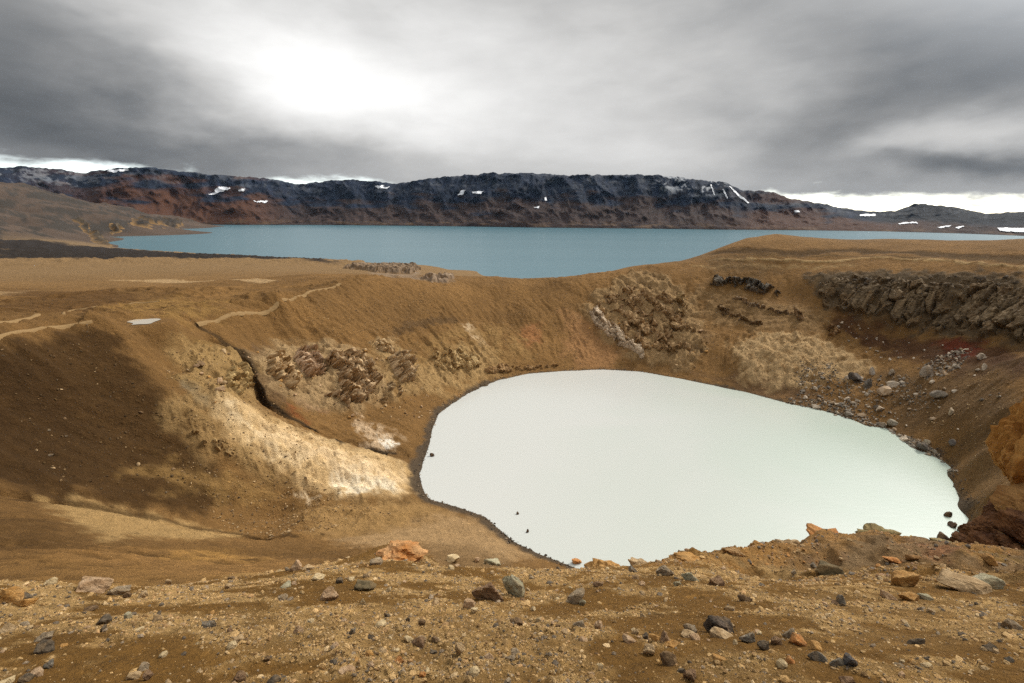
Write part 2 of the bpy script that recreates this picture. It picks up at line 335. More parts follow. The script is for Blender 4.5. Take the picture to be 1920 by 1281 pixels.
# ridge crests
def ridge(L, h_, w_):
    global GZ
    P = np.array([at_r(*q)[:2] for q in L]); b = w_*2; m = (GX > P[:, 0].min()-b) & (GX < P[:, 0].max()+b) & (GY > P[:, 1].min()-b) & (GY < P[:, 1].max()+b)
    d, t = dist_poly(GX[m], GY[m], P); GZ[m] += h_*np.maximum(0, 1-np.sqrt(d*d+.15)/w_)**1.3*sstep(0, .1, t)*sstep(1, .8, t)
ridge([(160,600,134),(174,602,134),(215,627,130),(248,660,127),(278,704,121),(295,734,117),(332,762,112)], 1.7, 9)
ridge([(500,572,174),(520,573,177),(545,605,171),(560,645,165)], 1.3, 6)
ridge([(330,712,127),(370,735,121),(410,752,116),(440,758,114),(520,800,113)], .9, 5)
ridge([(370,605,155),(440,590,166),(520,572,177),(580,550,192),(640,530,210),(720,527,222),(790,533,230)], .9, 7)
# stream gullies
def carve(P, width, depth, x0=.0):
    global GZ
    b = 6*width; m = (GX > P[:, 0].min()-b) & (GX < P[:, 0].max()+b) & (GY > P[:, 1].min()-b) & (GY < P[:, 1].max()+b)
    wob = perlin(GX[m]/7, GY[m]/7, 51)*1.2
    d, t = dist_poly(GX[m]+wob, GY[m]+perlin(GX[m]/7, GY[m]/7, 52)*1.2, P)
    tap = sstep(0, .06, t)*sstep(1., .9, t)
    GZ[m] -= depth*tap*np.exp(-(d/width)**4)+depth*.5*tap*np.exp(-(d/(3.*width))**2)
carve(GULLY, 1.0, 4.0); carve(NEARGULLY, 1.3, 2.4)
lakebed = (dsh < 0)
GZ[lakebed] = np.maximum(GZ[lakebed], -4.6)
bank = (dsh >= 0) & (dsh < 9); GZ[bank] = np.maximum(GZ[bank], .04+.10*dsh[bank])
def gz(x, y):
    x = np.asarray(x, float); y = np.asarray(y, float)
    a = np.arctan2(x, y); r = np.clip(np.hypot(x, y), rs[0], rs[-1])
    ia = np.clip(np.searchsorted(azs, a)-1, 0, len(azs)-2); ir = np.clip(np.searchsorted(rs, r)-1, 0, len(rs)-2)
    fa = (a-azs[ia])/(azs[ia+1]-azs[ia]); fr = (r-rs[ir])/(rs[ir+1]-rs[ir])
    return (GZ[ia, ir]*(1-fr)+GZ[ia, ir+1]*fr)*(1-fa)+(GZ[ia+1, ir]*(1-fr)+GZ[ia+1, ir+1]*fr)*fa
def hit(u, v, rmin=0.):
    """where the ray of a photo pixel meets the ground"""
    a, b, t = ray(u, v); z = gz(a*rs, b*rs); ok = ((H-z)/rs <= t) & (rs > max(rmin, .6))
    k = int(np.argmax(ok))
    if not ok.any(): k = len(rs)-1
    r1 = rs[k]; r0_ = rs[max(k-1, 0)]
    for _ in range(14):
        m_ = .5*(r0_+r1); z_ = float(gz(np.array([a*m_]), np.array([b*m_]))[0])
        if (H-z_)/m_ <= t: r1 = m_
        else: r0_ = m_
    return a*r1, b*r1, float(gz(np.array([a*r1]), np.array([b*r1]))[0])
def hits(L, rmin=0.): return np.array([hit(p[0], p[1], rmin)[:2] for p in L])

PUD = hit(267, 601); _a, _b, _ = ray(267, 601)
_dx = (GX-PUD[0])*_b-(GY-PUD[1])*_a; _dy = (GX-PUD[0])*_a+(GY-PUD[1])*_b; _m = np.hypot(_dx, _dy) < 24
_f = sstep(1.9, 1.0, np.hypot(_dx[_m]/5.0, _dy[_m]/4.5)); GZ[_m] = GZ[_m]*(1-_f)+(PUD[2]-.35)*_f
def link_mesh(name, V, F, mat, parent=None, smooth=True, col=None):
    V = np.asarray(V, np.float32); F = np.asarray(F, np.int32)
    me = bpy.data.meshes.new(name); me.vertices.add(len(V)); me.vertices.foreach_set('co', V.ravel())
    k = F.shape[1]; me.loops.add(F.size); me.loops.foreach_set('vertex_index', F.ravel()); me.polygons.add(len(F))
    me.polygons.foreach_set('loop_start', np.arange(0, F.size, k, dtype=np.int32)); me.polygons.foreach_set('loop_total', np.full(len(F), k, np.int32))
    me.update(calc_edges=True); me.validate()
    me.polygons.foreach_set('use_smooth', np.full(len(me.polygons), smooth))
    if col is not None:
        at = me.attributes.new('tint', 'FLOAT_COLOR', 'POINT')
        c4 = np.ones((len(V), 4), np.float32); c4[:, :3] = col; at.data.foreach_set('color', c4.ravel())
    if mat: me.materials.append(mat)
    o = bpy.data.objects.new(name, me); COL.objects.link(o)
    if parent: o.parent = parent
    return o
def gridfaces(n, m):
    i = np.arange(n-1)[:, None]*m+np.arange(m-1)[None, :]
    return np.stack([i, i+m, i+m+1, i+1], -1).reshape(-1, 4)[:, ::-1]
def mat(name, rough=.95, spec=.2):
    M = bpy.data.materials.new(name); M.use_nodes = True; t = NT(M.node_tree); b = M.node_tree.nodes['Principled BSDF']
    b.inputs['Roughness'].default_value = rough; b.inputs['Specular IOR Level'].default_value = spec
    return M, t, b
def bump(t, b, h, dist, strength=1.0):
    n = t.n.new('ShaderNodeBump'); n.inputs['Strength'].default_value = strength; n.inputs['Distance'].default_value = dist
    t.put(n.inputs['Height'], h); t.l.new(n.outputs[0], b.inputs['Normal'])
def tag(o, label=None, cat=None, group=None, kind=None):
    if label: o['label'] = label
    if cat: o['category'] = cat
    if group: o['group'] = group
    if kind: o['kind'] = kind
    return o
# ------------------------------------------------------------------ ground colour (albedo zones with shapes of their own)
TC = np.empty(shp+(3,)); TC[:] = (.205, .119, .046)
def nz(l, s, o=3): return fbm(GX/l, GY/l, o, s)
def region(P, b): return (GX > P[:, 0].min()-b) & (GX < P[:, 0].max()+b) & (GY > P[:, 1].min()-b) & (GY < P[:, 1].max()+b)
def paint(L, c, soft=2., warp=3., amt=1., rmin=0., rag=0., lump=0., ll=1.5):
    P = hits(L, rmin) if len(L[0]) == 2 else np.array([at_r(*p)[:2] for p in L])
    m = region(P, warp*2+soft*2); x = GX[m]; y = GY[m]; wl = max(warp*1.6, .3)
    d = sdf(x+warp*fbm(x/wl, y/wl, 4, 71), y+warp*fbm(x/wl, y/wl, 4, 72), P)
    f = sstep(soft, -soft, d)
    if lump: GZ[m] += f*lump*(ridged(x/ll, y/ll, 3, 91)*.5+.4*perlin(x/ll*.4, y/ll*.4, 92))
    f = f*amt
    if rag: f = f*sstep(.5-rag, .5+rag*.2, .5+.6*fbm(x/(wl*.5), y/(wl*.5), 4, 77))
    TC[m] = TC[m]*(1-f[:, None])+np.array(c)*f[:, None]
def stroke(L, c, width, amt=1., warp=.5, rmin=0., rag=0., step=0.):
    P = hits(L, rmin); m = region(P, width*3+warp); x = GX[m]; y = GY[m]
    d, t_ = dist_poly(x+warp*perlin(x/6, y/6, 33), y+warp*perlin(x/6, y/6, 34), P); f = np.exp(-(d/width)**4)*amt
    if step: GZ[m] += step*np.exp(-(d/width)**2)
    if rag: f = f*sstep(.5-rag, .5+rag*.2, .5+.6*fbm(x/3, y/3, 3, 78))
    TC[m] = TC[m]*(1-f[:, None])+np.array(c)*f[:, None]
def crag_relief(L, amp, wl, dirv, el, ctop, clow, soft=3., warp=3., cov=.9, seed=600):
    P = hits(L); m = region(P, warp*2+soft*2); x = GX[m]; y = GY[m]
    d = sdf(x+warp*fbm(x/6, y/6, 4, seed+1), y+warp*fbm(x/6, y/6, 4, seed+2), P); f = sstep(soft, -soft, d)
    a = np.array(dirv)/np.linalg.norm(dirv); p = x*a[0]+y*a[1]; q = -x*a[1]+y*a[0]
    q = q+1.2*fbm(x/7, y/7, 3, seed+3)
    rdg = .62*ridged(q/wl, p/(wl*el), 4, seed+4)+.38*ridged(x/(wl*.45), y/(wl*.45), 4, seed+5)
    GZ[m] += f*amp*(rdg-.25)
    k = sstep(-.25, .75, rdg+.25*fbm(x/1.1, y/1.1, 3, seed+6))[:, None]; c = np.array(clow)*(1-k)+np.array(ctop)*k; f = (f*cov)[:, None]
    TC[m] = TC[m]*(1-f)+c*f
v1 = nz(30, 1)+.5*nz(9, 2); TC *= (1+.20*v1)[..., None]
far = sstep(230, 420, GR)[..., None]; TC = TC*(1-far)+np.array((.225, .150, .078))*far
hillc = sstep(950, 1200, GR)[..., None]*np.ones(shp+(1,)); hn = (1+.25*nz(160, 8))[..., None]
TC = TC*(1-hillc)+np.array((.080, .057, .043))*hn*hillc
gsl = np.hypot(np.gradient(GZ, axis=1)/np.gradient(GR, axis=1), 0*GR)+np.abs(np.gradient(GZ, axis=0)/(GR*np.gradient(GA, axis=0)))
rk = (sstep(.38, .62, gsl+.12*nz(60, 9))*sstep(900, 1150, GR))[..., None]; TC = TC*(1-rk)+np.array((.045, .038, .032))*rk
# outside the rim on the left: dark lava by the lake, pale flats, yellow wash
paint([(-40,491,640),(0,490,640),(150,490,640),(300,489,620),(450,488,600),(560,491,560),(640,497,500),(600,480,800),(510,476,800),(270,466,1000),(0,460,1050),(-40,460,1050)], (.028,.023,.021), 14, 18)
paint([(200,525),(320,523),(520,525),(500,531),(300,530)], (.42,.30,.17), 1.5, 2, .9)
paint([(-30,548),(60,545),(40,553),(-30,556)], (.36,.25,.14), 1, 2, .7)
paint([(0,540),(250,545),(300,560),(200,572),(0,590)], (.115,.062,.022), 6, 8, .8)
paint([(190,580),(300,560),(430,565),(420,590),(330,600),(250,597)], (.30,.185,.065), 4, 5, .7, rag=.4)
paint([(690,500),(785,498),(785,520),(850,522),(840,530),(700,515)], (.26,.20,.15), 3, 3, .8)
# left slope: dark ash apron with the slope's shade painted in, pale clay fan with white sinter, crumbly patches
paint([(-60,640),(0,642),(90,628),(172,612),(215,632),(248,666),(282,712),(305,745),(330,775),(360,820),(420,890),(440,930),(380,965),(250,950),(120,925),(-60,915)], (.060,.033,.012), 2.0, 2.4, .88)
paint([(-60,640),(0,645),(60,700),(60,860),(0,910),(-60,900)], (.045,.025,.010), 12, 6, .85)  # further darkening towards the left frame edge, painted over the ash
paint([(330,715),(352,712),(400,745),(440,770),(415,785),(380,765)], (.26,.22,.15), 1, 2, .8)
paint([(405,755),(440,742),(480,765),(520,790),(580,812),(640,836),(720,853),(755,872),(768,925),(720,930),(640,925),(580,905),(520,870),(460,830),(425,800)], (.56,.40,.21), 2.5, 3.0, .95, rag=.85, lump=.35, ll=2.2)
paint([(410,752),(430,750),(470,800),(440,810),(415,785)], (.58,.46,.29), 1, 2, .9, rag=.3)
paint([(560,800),(640,838),(700,850),(690,860),(620,845)], (.58,.44,.26), 1, 1.5, .8, rag=.3)
paint([(620,880),(660,868),(720,890),(750,915),(700,922),(640,915)], (.86,.80,.66), 1, 2.5, 1., rag=.7)
paint([(547,925),(565,927),(592,940),(575,943)], (.75,.62,.45), .5, 1.2, .95)
paint([(440,820),(520,855),(600,900),(640,930),(560,905),(470,860)], (.42,.29,.14), 2, 3, .8, rag=.6, lump=.3)
paint([(665,785),(700,795),(745,815),(740,845),(700,838),(670,810)], (.62,.48,.34), 1.5, 2.5, .9, rag=.35, lump=.4, ll=1.2)
paint([(705,818),(740,822),(742,838),(715,838)], (.82,.76,.66), .6, 1.5, .9, rag=.4)
paint([(372,680),(395,680),(405,735),(390,738)], (.50,.33,.18), .5, 1., .9)
paint([(340,660),(430,655),(470,690),(480,740),(430,745),(400,735),(360,710)], (.30,.20,.08), 3, 4, .6, rag=.4, lump=.8, ll=2.4)
paint([(460,655),(500,650),(520,700),(545,770),(510,765),(480,720)], (.13,.085,.05), 2, 2, .75)
paint([(535,755),(560,770),(575,790),(545,780)], (.28,.09,.03), 1.5, 2, .8)
paint([(560,745),(600,760),(610,775),(575,770)], (.26,.15,.11), 1.5, 2, .7)
paint([(250,870),(420,885),(520,920),(500,945),(380,925),(230,895)], (.30,.19,.075), 2, 3, .75, rag=.7, lump=.35)
paint([(70,940),(140,940),(230,955),(330,975),(455,1003),(380,1012),(280,1005),(200,1022),(140,980)], (.44,.30,.14), 1.2, 1.5, .92, lump=.22, ll=.9)
paint([(-40,960),(60,965),(130,990),(180,1025),(100,1080),(-40,1090)], (.105,.058,.02), 4, 2, .75, rag=.6)
paint([(-40,1050),(100,1050),(300,1075),(340,1090),(180,1105),(-40,1135)], (.19,.11,.04), 2, 1, .7, rag=.8)
paint([(330,1035),(430,1030),(470,1050),(400,1062),(330,1055)], (.34,.20,.065), 2, 2, .6, rag=.5)
paint([(620,1010),(700,1000),(830,960),(900,975),(940,1005),(1000,1045),(900,1050),(800,1020),(700,1025)], (.42,.29,.16), 3, 2, .85)
paint([(800,1022),(880,1020),(950,1048),(960,1056),(800,1052)], (.25,.165,.085), 2, 1.5, .8)
paint([(560,960),(700,945),(800,940),(830,960),(700,1000),(600,1000)], (.40,.26,.115), 3, 2, .75)
# inner wall under the saddle
paint([(725,622),(770,600),(850,595),(862,604),(800,612),(745,628)], (.115,.07,.032), .8, 1.5, .85)
paint([(690,640),(735,635),(775,680),(770,720),(740,690)], (.48,.35,.2), 1.5, 2.5, .75, rag=.4)
paint([(865,610),(885,608),(915,650),(900,655)], (.58,.46,.32), .8, 1.5, .85, rag=.4)
paint([(780,640),(900,610),(960,620),(1000,640),(960,690),(880,720),(830,745),(800,710)], (.31,.20,.085), 5, 6, .7, rag=.5, lump=.8, ll=3)
paint([(975,615),(1010,605),(1015,640),(985,650)], (.34,.16,.07), 2, 2.5, .7)
paint([(1060,590),(1100,600),(1150,635),(1180,665),(1150,690),(1075,690),(1060,640)], (.34,.19,.09), 4, 4, .75, lump=.4, ll=2)
paint([(1110,560),(1200,540),(1290,570),(1320,640),(1290,690),(1200,670),(1140,610)], (.17,.105,.05), 4, 5, .8, lump=.9, ll=3)
paint([(1320,545),(1480,560),(1620,600),(1560,620),(1400,610),(1320,600)], (.17,.105,.048), 4, 5, .6, rag=.6)
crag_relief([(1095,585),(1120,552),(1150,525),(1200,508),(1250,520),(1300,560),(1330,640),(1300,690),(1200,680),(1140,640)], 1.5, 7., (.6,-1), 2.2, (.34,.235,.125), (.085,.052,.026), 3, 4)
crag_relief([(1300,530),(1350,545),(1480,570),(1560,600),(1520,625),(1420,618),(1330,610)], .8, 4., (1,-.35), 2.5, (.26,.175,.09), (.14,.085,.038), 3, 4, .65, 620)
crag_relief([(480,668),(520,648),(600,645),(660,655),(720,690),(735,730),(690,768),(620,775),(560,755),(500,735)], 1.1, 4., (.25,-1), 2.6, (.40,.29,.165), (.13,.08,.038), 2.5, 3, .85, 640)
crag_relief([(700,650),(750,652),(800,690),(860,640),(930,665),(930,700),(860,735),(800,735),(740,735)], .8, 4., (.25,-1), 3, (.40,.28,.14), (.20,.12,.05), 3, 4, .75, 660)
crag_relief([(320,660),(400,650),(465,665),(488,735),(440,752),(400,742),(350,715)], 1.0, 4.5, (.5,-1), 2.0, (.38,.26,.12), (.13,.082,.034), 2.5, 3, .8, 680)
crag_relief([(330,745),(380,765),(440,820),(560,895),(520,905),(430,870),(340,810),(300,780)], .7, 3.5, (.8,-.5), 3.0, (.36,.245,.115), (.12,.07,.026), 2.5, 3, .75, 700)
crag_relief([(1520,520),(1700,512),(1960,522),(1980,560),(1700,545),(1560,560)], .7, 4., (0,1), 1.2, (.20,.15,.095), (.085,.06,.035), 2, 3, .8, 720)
paint([(405,755),(440,742),(480,765),(520,790),(580,812),(640,836),(720,853),(755,872),(768,925),(720,930),(640,925),(580,905),(520,870),(460,830),(425,800)], (.66,.49,.28), 2., 2.5, .95, rag=1.1, lump=.3, ll=2.2)
paint([(412,752),(432,750),(500,815),(600,870),(560,870),(470,825)], (.78,.62,.40), 1.2, 2, .9, rag=.7)
paint([(615,880),(660,866),(720,888),(755,915),(700,926),(630,918)], (.84,.74,.56), 1.2, 2.5, .95, rag=.8, lump=.15, ll=1.2)
paint([(470,780),(560,818),(660,848),(750,876),(766,920),(700,905),(600,872),(500,822)], (.78,.60,.38), 2, 2.5, .85, rag=.9)
stroke([(478,700),(482,718),(500,755),(540,781),(590,807),(640,828),(690,842),(740,850)], (.035,.024,.014), .55, .95, .4)  # gully lines: shade of the undercut banks painted into the ground colour
stroke([(440,655),(462,668),(478,700)], (.05,.035,.02), 1.2, .85, .6)
stroke([(-30,933),(0,935),(120,945),(250,967),(350,985),(450,1003),(560,1005)], (.06,.035,.014), .5, .75, .8)
stroke([(370,612),(410,632),(440,655)], (.05,.032,.016), .6, .85, .4)
# right wall: crumbly buff talus, dark red apron under the cliff, banded tephra above
paint([(1300,700),(1480,715),(1560,745),(1480,760),(1390,735)], (.15,.095,.055), 3, 3, .7)
paint([(1360,650),(1450,625),(1560,640),(1640,690),(1600,715),(1520,720),(1460,730),(1390,710)], (.46,.335,.19), 2, 3, .9, rag=.75, lump=.75, ll=1.7)
paint([(1560,585),(1640,615),(1760,640),(1900,655),(1960,700),(1800,690),(1700,670),(1620,650),(1565,615)], (.070,.034,.018), 3, 4, .9)
paint([(1760,640),(1840,650),(1830,668),(1770,665)], (.12,.022,.010), 2, 3, .8)
paint([(1640,700),(1760,690),(1920,690),(1960,900),(1860,900),(1780,830),(1680,780)], (.115,.072,.034), 5, 6, .8)  # vignette darkening painted into the right wall colour
paint([(1820,860),(1870,870),(1900,930),(1880,1000),(1830,960)], (.22,.14,.065), 3, 3, .6)
stroke([(1340,474),(1420,470),(1500,474),(1600,469),(1720,473),(1930,487)], (.075,.045,.018), 3.2, .85, 2, step=-.5)
stroke([(1330,489),(1420,486),(1560,491),(1640,484),(1750,487),(1850,497),(1930,503)], (.40,.29,.15), 1.0, .8, 1.5, rag=.5, step=.4)
stroke([(1300,500),(1420,498),(1500,500),(1600,497)], (.34,.24,.12), 1.2, .6, 1.5, rag=.5)
stroke([(1350,481),(1600,480),(1800,483),(1930,494)], (.12,.075,.03), .8, .8, 1.5)
paint([(1240,492),(1340,482),(1480,505),(1440,520),(1330,510)], (.15,.10,.05), 3, 4, .6, rag=.6)
paint([(1510,512),(1700,508),(1920,515),(1980,640),(1920,645),(1700,610),(1560,580)], (.10,.075,.048), 2, 3, .9, lump=.7, ll=2.5)
# right spur of the near rim
paint([(1380,1062,16),(1500,1044,22),(1650,1016,29),(1800,1020,34),(1960,1030,34),(1960,1085,23),(1800,1082,21.5),(1600,1078,18.5),(1420,1085,15)], (.27,.19,.115), 1.5, 1, .85)
paint([(1700,1050),(1800,1040),(1850,1060),(1780,1068)], (.36,.17,.09), .5, .8, .7, rag=.4)
paint([(1780,1035),(1900,1040),(1880,1062),(1800,1055)], (.36,.23,.05), .5, .8, .6, rag=.5)
paint([(1460,1055),(1560,1045),(1600,1065),(1500,1075)], (.32,.18,.10), .5, .8, .6, rag=.5)
paint([(600,1066,13.2),(650,1050,13.8),(742,1016,15),(800,1040,14.5),(900,1058,12.6),(700,1062,12.3)], (.50,.36,.22), .3, .3, .9, rag=.3)
# wet dark rim of the lake
mm = (dsh > -2) & (dsh < 14)
wr = .35+.8*perlin(ang[mm]*9, ang[mm]*0+.3, 81)+1.9*sstep(.2, 1.2, -np.sin(ang[mm]+.2))
f = sstep(wr+.8, wr-.8, dsh[mm]+.8*perlin(GX[mm]/2, GY[mm]/2, 82))*.9
TC[mm] = TC[mm]*(1-f[:, None])+np.array((.085,.068,.052))*f[:, None]
# near slope: dark sand between pale gravel
near = sstep(40, 22, GR)
sand = fbm(GX/1.3, GY/1.1, 5, 55, .6)+.5*fbm(GX/4, GY/3, 2, 56)
gs = sstep(-.15, .35, sand)*near
for L, s_ in (([(560,1150),(800,1130),(1100,1170),(1130,1281),(900,1290),(700,1270),(620,1200)], .75), ([(1130,1190),(1230,1200),(1300,1290),(1140,1290)], -.9), ([(-50,1230),(300,1215),(600,1260),(640,1300),(-50,1300)], -.7),
              ([(1260,1240),(1420,1230),(1560,1290),(1260,1290)], .6), ([(1440,1110),(1920,1130),(1920,1200),(1560,1210)], .35), ([(1560,1150),(1920,1170),(1920,1200),(1700,1190)], -.5), ([(1420,1205),(1600,1230),(1920,1270),(1920,1300),(1640,1290)], -.7), ([(1130,1075),(1400,1110),(1420,1140),(1100,1110)], -.5), ([(900,1075),(1130,1085),(1130,1130),(1000,1130)], -.35), ([(620,1150),(480,1140),(300,1170),(420,1220),(600,1230)], .5)):
    P = hits(L); m = region(P, 1.) & (GR < 40)
    gs[m] = np.clip(gs[m]+s_*sstep(.35, -.35, sdf(GX[m]+.4*perlin(GX[m]/.6, GY[m]/.6, 57), GY[m]+.4*perlin(GX[m]/.6, GY[m]/.6, 58), P))*(.75+.5*perlin(GX[m]/.3, GY[m]/.3, 59)), 0, 1)
cdark = np.array((.235,.128,.036)); cpale = np.array((.56,.375,.175))
fn = near[..., None]*.9*(1-sstep(14, 19, GR))[..., None]
TC = TC*(1-fn)+(cdark+(cpale-cdark)*gs[..., None])*fn
GZ += near*sstep(2.0, 3.5, GR)*gs*.018*ridged(GX/.11, GY/.11, 2, 60)*(res < .06)
TC = np.clip(TC, .008, .85)
# broken ground on the right spur
mm = (GR > 12.5) & (GR < 40) & (GA > R(14)) & (GA < R(60))
sw = sstep(12.5, 16, GR[mm])*sstep(40, 34, GR[mm])*sstep(R(14), R(22), GA[mm])
GZ[mm] += sw*(.30*ridged(GX[mm]/3.2, GY[mm]/3.2, 5, 501)+.10*ridged(GX[mm]/.7, GY[mm]/.7, 3, 502)-.1)
TC[mm] *= (1+.25*sw*fbm(GX[mm]/.8, GY[mm]/.8, 4, 503))[:, None]
TC = np.clip(TC, .008, .88)

# crumbly clods of the near slope and ochre crest of the near rim
mm = (GR > 2.2) & (GR < 16); sw = sstep(2.2, 3.2, GR[mm])*sstep(16, 13, GR[mm])*(.35+.65*gs[mm])
GZ[mm] += sw*(.045*ridged(GX[mm]/.42, GY[mm]/.42, 3, 511)+.028*ridged(GX[mm]/.16, GY[mm]/.16, 3, 512)*sstep(.10, .05, res[mm])-.02)
TC[mm] *= (1+.30*sw*perlin(GX[mm]/.20, GY[mm]/.20, 513)+.22*sw*perlin(GX[mm]/.08, GY[mm]/.08, 514))[:, None]
paint([(1100,1052,12.9),(1180,1054,13.4),(1280,1050,14.6),(1380,1048,17.3),(1480,1037,21.5),(1560,1022,26),(1650,1013,30),(1800,1016,35),(1900,1028,36),(1900,1050,29),(1780,1040,27),(1640,1040,23),(1500,1060,18),(1380,1063,15),(1280,1062,13.4),(1100,1064,12.3)], (.42,.235,.085), .5, .6, .8, rag=.7)
TC = np.clip(TC, .008, .88)

# wind and wash streaks on the smooth hillside left of the near slope
P = hits([(-60,1040),(120,1030),(300,1030),(480,1045),(600,1050),(480,1080),(320,1092),(160,1105),(-60,1135)]); m = region(P, 4)
f = sstep(2, -2, sdf(GX[m]+1.5*perlin(GX[m]/3, GY[m]/3, 521), GY[m]+1.5*perlin(GX[m]/3, GY[m]/3, 522), P))*sstep(13, 18, GR[m])
st = ridged(GX[m]/7+GY[m]/14, GY[m]/2.2-GX[m]/9, 5, 523)
TC[m] *= (1+f*np.clip(.55*st-.10, -.45, .6))[:, None]; GZ[m] += f*.22*st
TC = np.clip(TC, .008, .88)

# overall tone: the whole tephra blanket a little redder and darker
fgw = sstep(18, 30, GR)[..., None]; fhw = sstep(800, 1100, GR)[..., None]; TC *= (1-fhw)*((1-fgw)*np.array((1., .93, .78))+fgw*np.array((.90, .83, .72)))+fhw
pl = sstep(.40, .62, TC[..., 1])[..., None]*fgw; TC = np.clip(TC*(1+.22*pl*np.array((.6, .9, 1.5))), .006, .88)
M_ground, t, b = mat('volcanic_ground', .97, .12)
att = t.n.new('ShaderNodeAttribute'); att.attribute_name = 'tint'
geo = t.n.new('ShaderNodeNewGeometry'); pos = geo.outputs['Position']
cd = t.n.new('ShaderNodeCameraData')
na_ = t.noise(pos, .55, 10, .70); nb_ = t.noise(pos, 5.0, 8, .72); nc_ = t.noise(pos, 38., 4, .65)
def stones(scale, thr):                                              # scattered small stones: height and a pale or dark tone each
    n = t.n.new('ShaderNodeTexVoronoi'); t.put(n.inputs['Vector'], pos); n.inputs['Scale'].default_value = scale
    r_, g_, b_ = t.sep(n.outputs['Color'])
    rad_ = t.m('MULTIPLY', t.m('POWER', r_, 3.0), thr)
    hgt = t.m('MAXIMUM', t.m('SUBTRACT', rad_, n.outputs['Distance']), 0.0)
    return hgt, t.m('MULTIPLY', t.m('GREATER_THAN', hgt, 0.012), t.m('SUBTRACT', g_, .42))
s1, c1_ = stones(.9, .42); s2, c2_ = stones(3.2, .42); s3, c3_ = stones(14., .42)
var = t.m('ADD', t.m('MULTIPLY', t.m('SUBTRACT', na_, .5), 1.1), t.m('MULTIPLY', t.m('SUBTRACT', nb_, .5), .9))
var = t.m('ADD', var, t.m('MULTIPLY', t.m('ADD', c1_, t.m('ADD', c2_, c3_)), .75))
sc_ = t.m('MAXIMUM', t.m('ADD', 1.0, var), .25); cv = t.comb(sc_, sc_, sc_)
t.put(b.inputs['Base Color'], t.mix(1.0, att.outputs['Color'], cv, 'MULTIPLY'))
hh = t.m('ADD', t.m('MULTIPLY', na_, 1.3), t.m('ADD', t.m('MULTIPLY', nb_, .22), t.m('MULTIPLY', nc_, .03)))
hh = t.m('ADD', hh, t.m('ADD', t.m('MULTIPLY', s1, .8), t.m('ADD', t.m('MULTIPLY', s2, .25), t.m('MULTIPLY', s3, .06))))
bump(t, b, hh, 1.0, 1.0)
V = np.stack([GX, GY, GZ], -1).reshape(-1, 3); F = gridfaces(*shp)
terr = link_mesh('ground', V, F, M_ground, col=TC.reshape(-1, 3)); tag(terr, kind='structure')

# ------------------------------------------------------------------ crater lake and big lake
M_milk, t, b = mat('milky_water', .2, .5)
pos = t.n.new('ShaderNodeNewGeometry').outputs['Position']
sx_, sy_, sz_ = t.sep(pos)
mf = t.m('ADD', t.m('MULTIPLY', t.m('SUBTRACT', sx_, 10.), .0105), t.m('MULTIPLY', t.m('SUBTRACT', 120., sy_), .006)); mf = t.m('ADD', mf, t.m('MULTIPLY', t.m('SUBTRACT', t.noise(pos, .018, 5, .5, dist=1.2), .5), 1.1))  # paler left and far side: bright sky reflection painted into the water colour
t.put(b.inputs['Base Color'], t.mix(t.m('MINIMUM', t.m('MAXIMUM', mf, 0.), 1.), (.475, .483, .458), (.375, .440, .378)))
bump(t, b, t.noise(t.map(pos, (.5, 1.2, 1)), .8, 3), .03, .4)
P = SH+(SH-CC)/np.linalg.norm(SH-CC, axis=1)[:, None]*3.5
V = [(CC[0], CC[1], 0)]+[(p[0], p[1], 0) for p in P]; n = len(P)
lk = link_mesh('crater_lake', V, [(0, 1+(k+1) % n, 1+k) for k in range(n)], M_milk); tag(lk, kind='structure')
M_lake, t, b = mat('lake_water', .28, .14)
pos = t.n.new('ShaderNodeNewGeometry').outputs['Position']
t.put(b.inputs['Base Color'], t.mix(t.noise(t.map(pos, (.2, 1, 1), rot=(0, 0, R(12))), .0028, 6, .6), (.040,.118,.155), (.085,.172,.205)))
bump(t, b, t.noise(pos, .05, 6, .6), 3., .15)
n = 160; V = [(0, 0, WZ)]+[(9000*math.cos(2*math.pi*k/n), 9000*math.sin(2*math.pi*k/n), WZ) for k in range(n)]
bl = link_mesh('lake', V, [(0, 1+k, 1+(k+1) % n) for k in range(n)], M_lake); tag(bl, kind='structure')

# ------------------------------------------------------------------ caldera wall across the lake
BASEL = [(-300,418,4300),(0,418,4300),(250,420,4300),(330,421,0),(450,422,0),(580,422,0),(800,424,0),(1000,427,0),(1200,429,0),(1360,431,0),(1500,432,0),(1650,434,0),(1800,438,0),(1930,443,0),(2200,452,0)]
CREST = [(-300,330,5200),(0,313,5000),(60,312,4900),(110,318,4850),(155,325,4800),(185,319,4600),(240,316,4500),(290,316,4450),(350,323,4400),(400,328,4400),(450,331,4400),(500,335,4500),(560,345,4700),(600,341,4600),(655,337,4500),(690,340,4500),(740,345,4600),(790,338,4500),(840,331,4500),(900,327,4500),(980,324,4500),(1010,326,4500),(1060,329,4500),(1130,328,4500),(1200,328,4500),(1270,332,4450),(1300,336,4400),(1350,340,4400),(1390,356,4400),(1450,361,4500),(1480,372,4500),(1540,382,4700),(1620,396,5000),(1660,397,5200),(1680,395,5300),(1715,381,5400),(1750,384,5400),(1800,390,5400),(1850,401,5600),(1870,400,5700),(1920,397,5700),(2200,390,5700)]
def polar(L, water):
    o = []
    for u, v, r in L:
        a, b_, t_ = ray(u, v); r = r or (H-WZ)/max(t_, .008)
        o.append((math.atan2(a, b_), r, WZ if water else H-t_*r))
    return np.array(o)
BP = polar(BASEL, True)
CREST = [(u, v, r-4500+880+float(np.interp(u, [e[0] for e in BASEL], BP[:, 1]))) for u, v, r in CREST]
CP = polar(CREST, False)
na, nk = 1300, 170
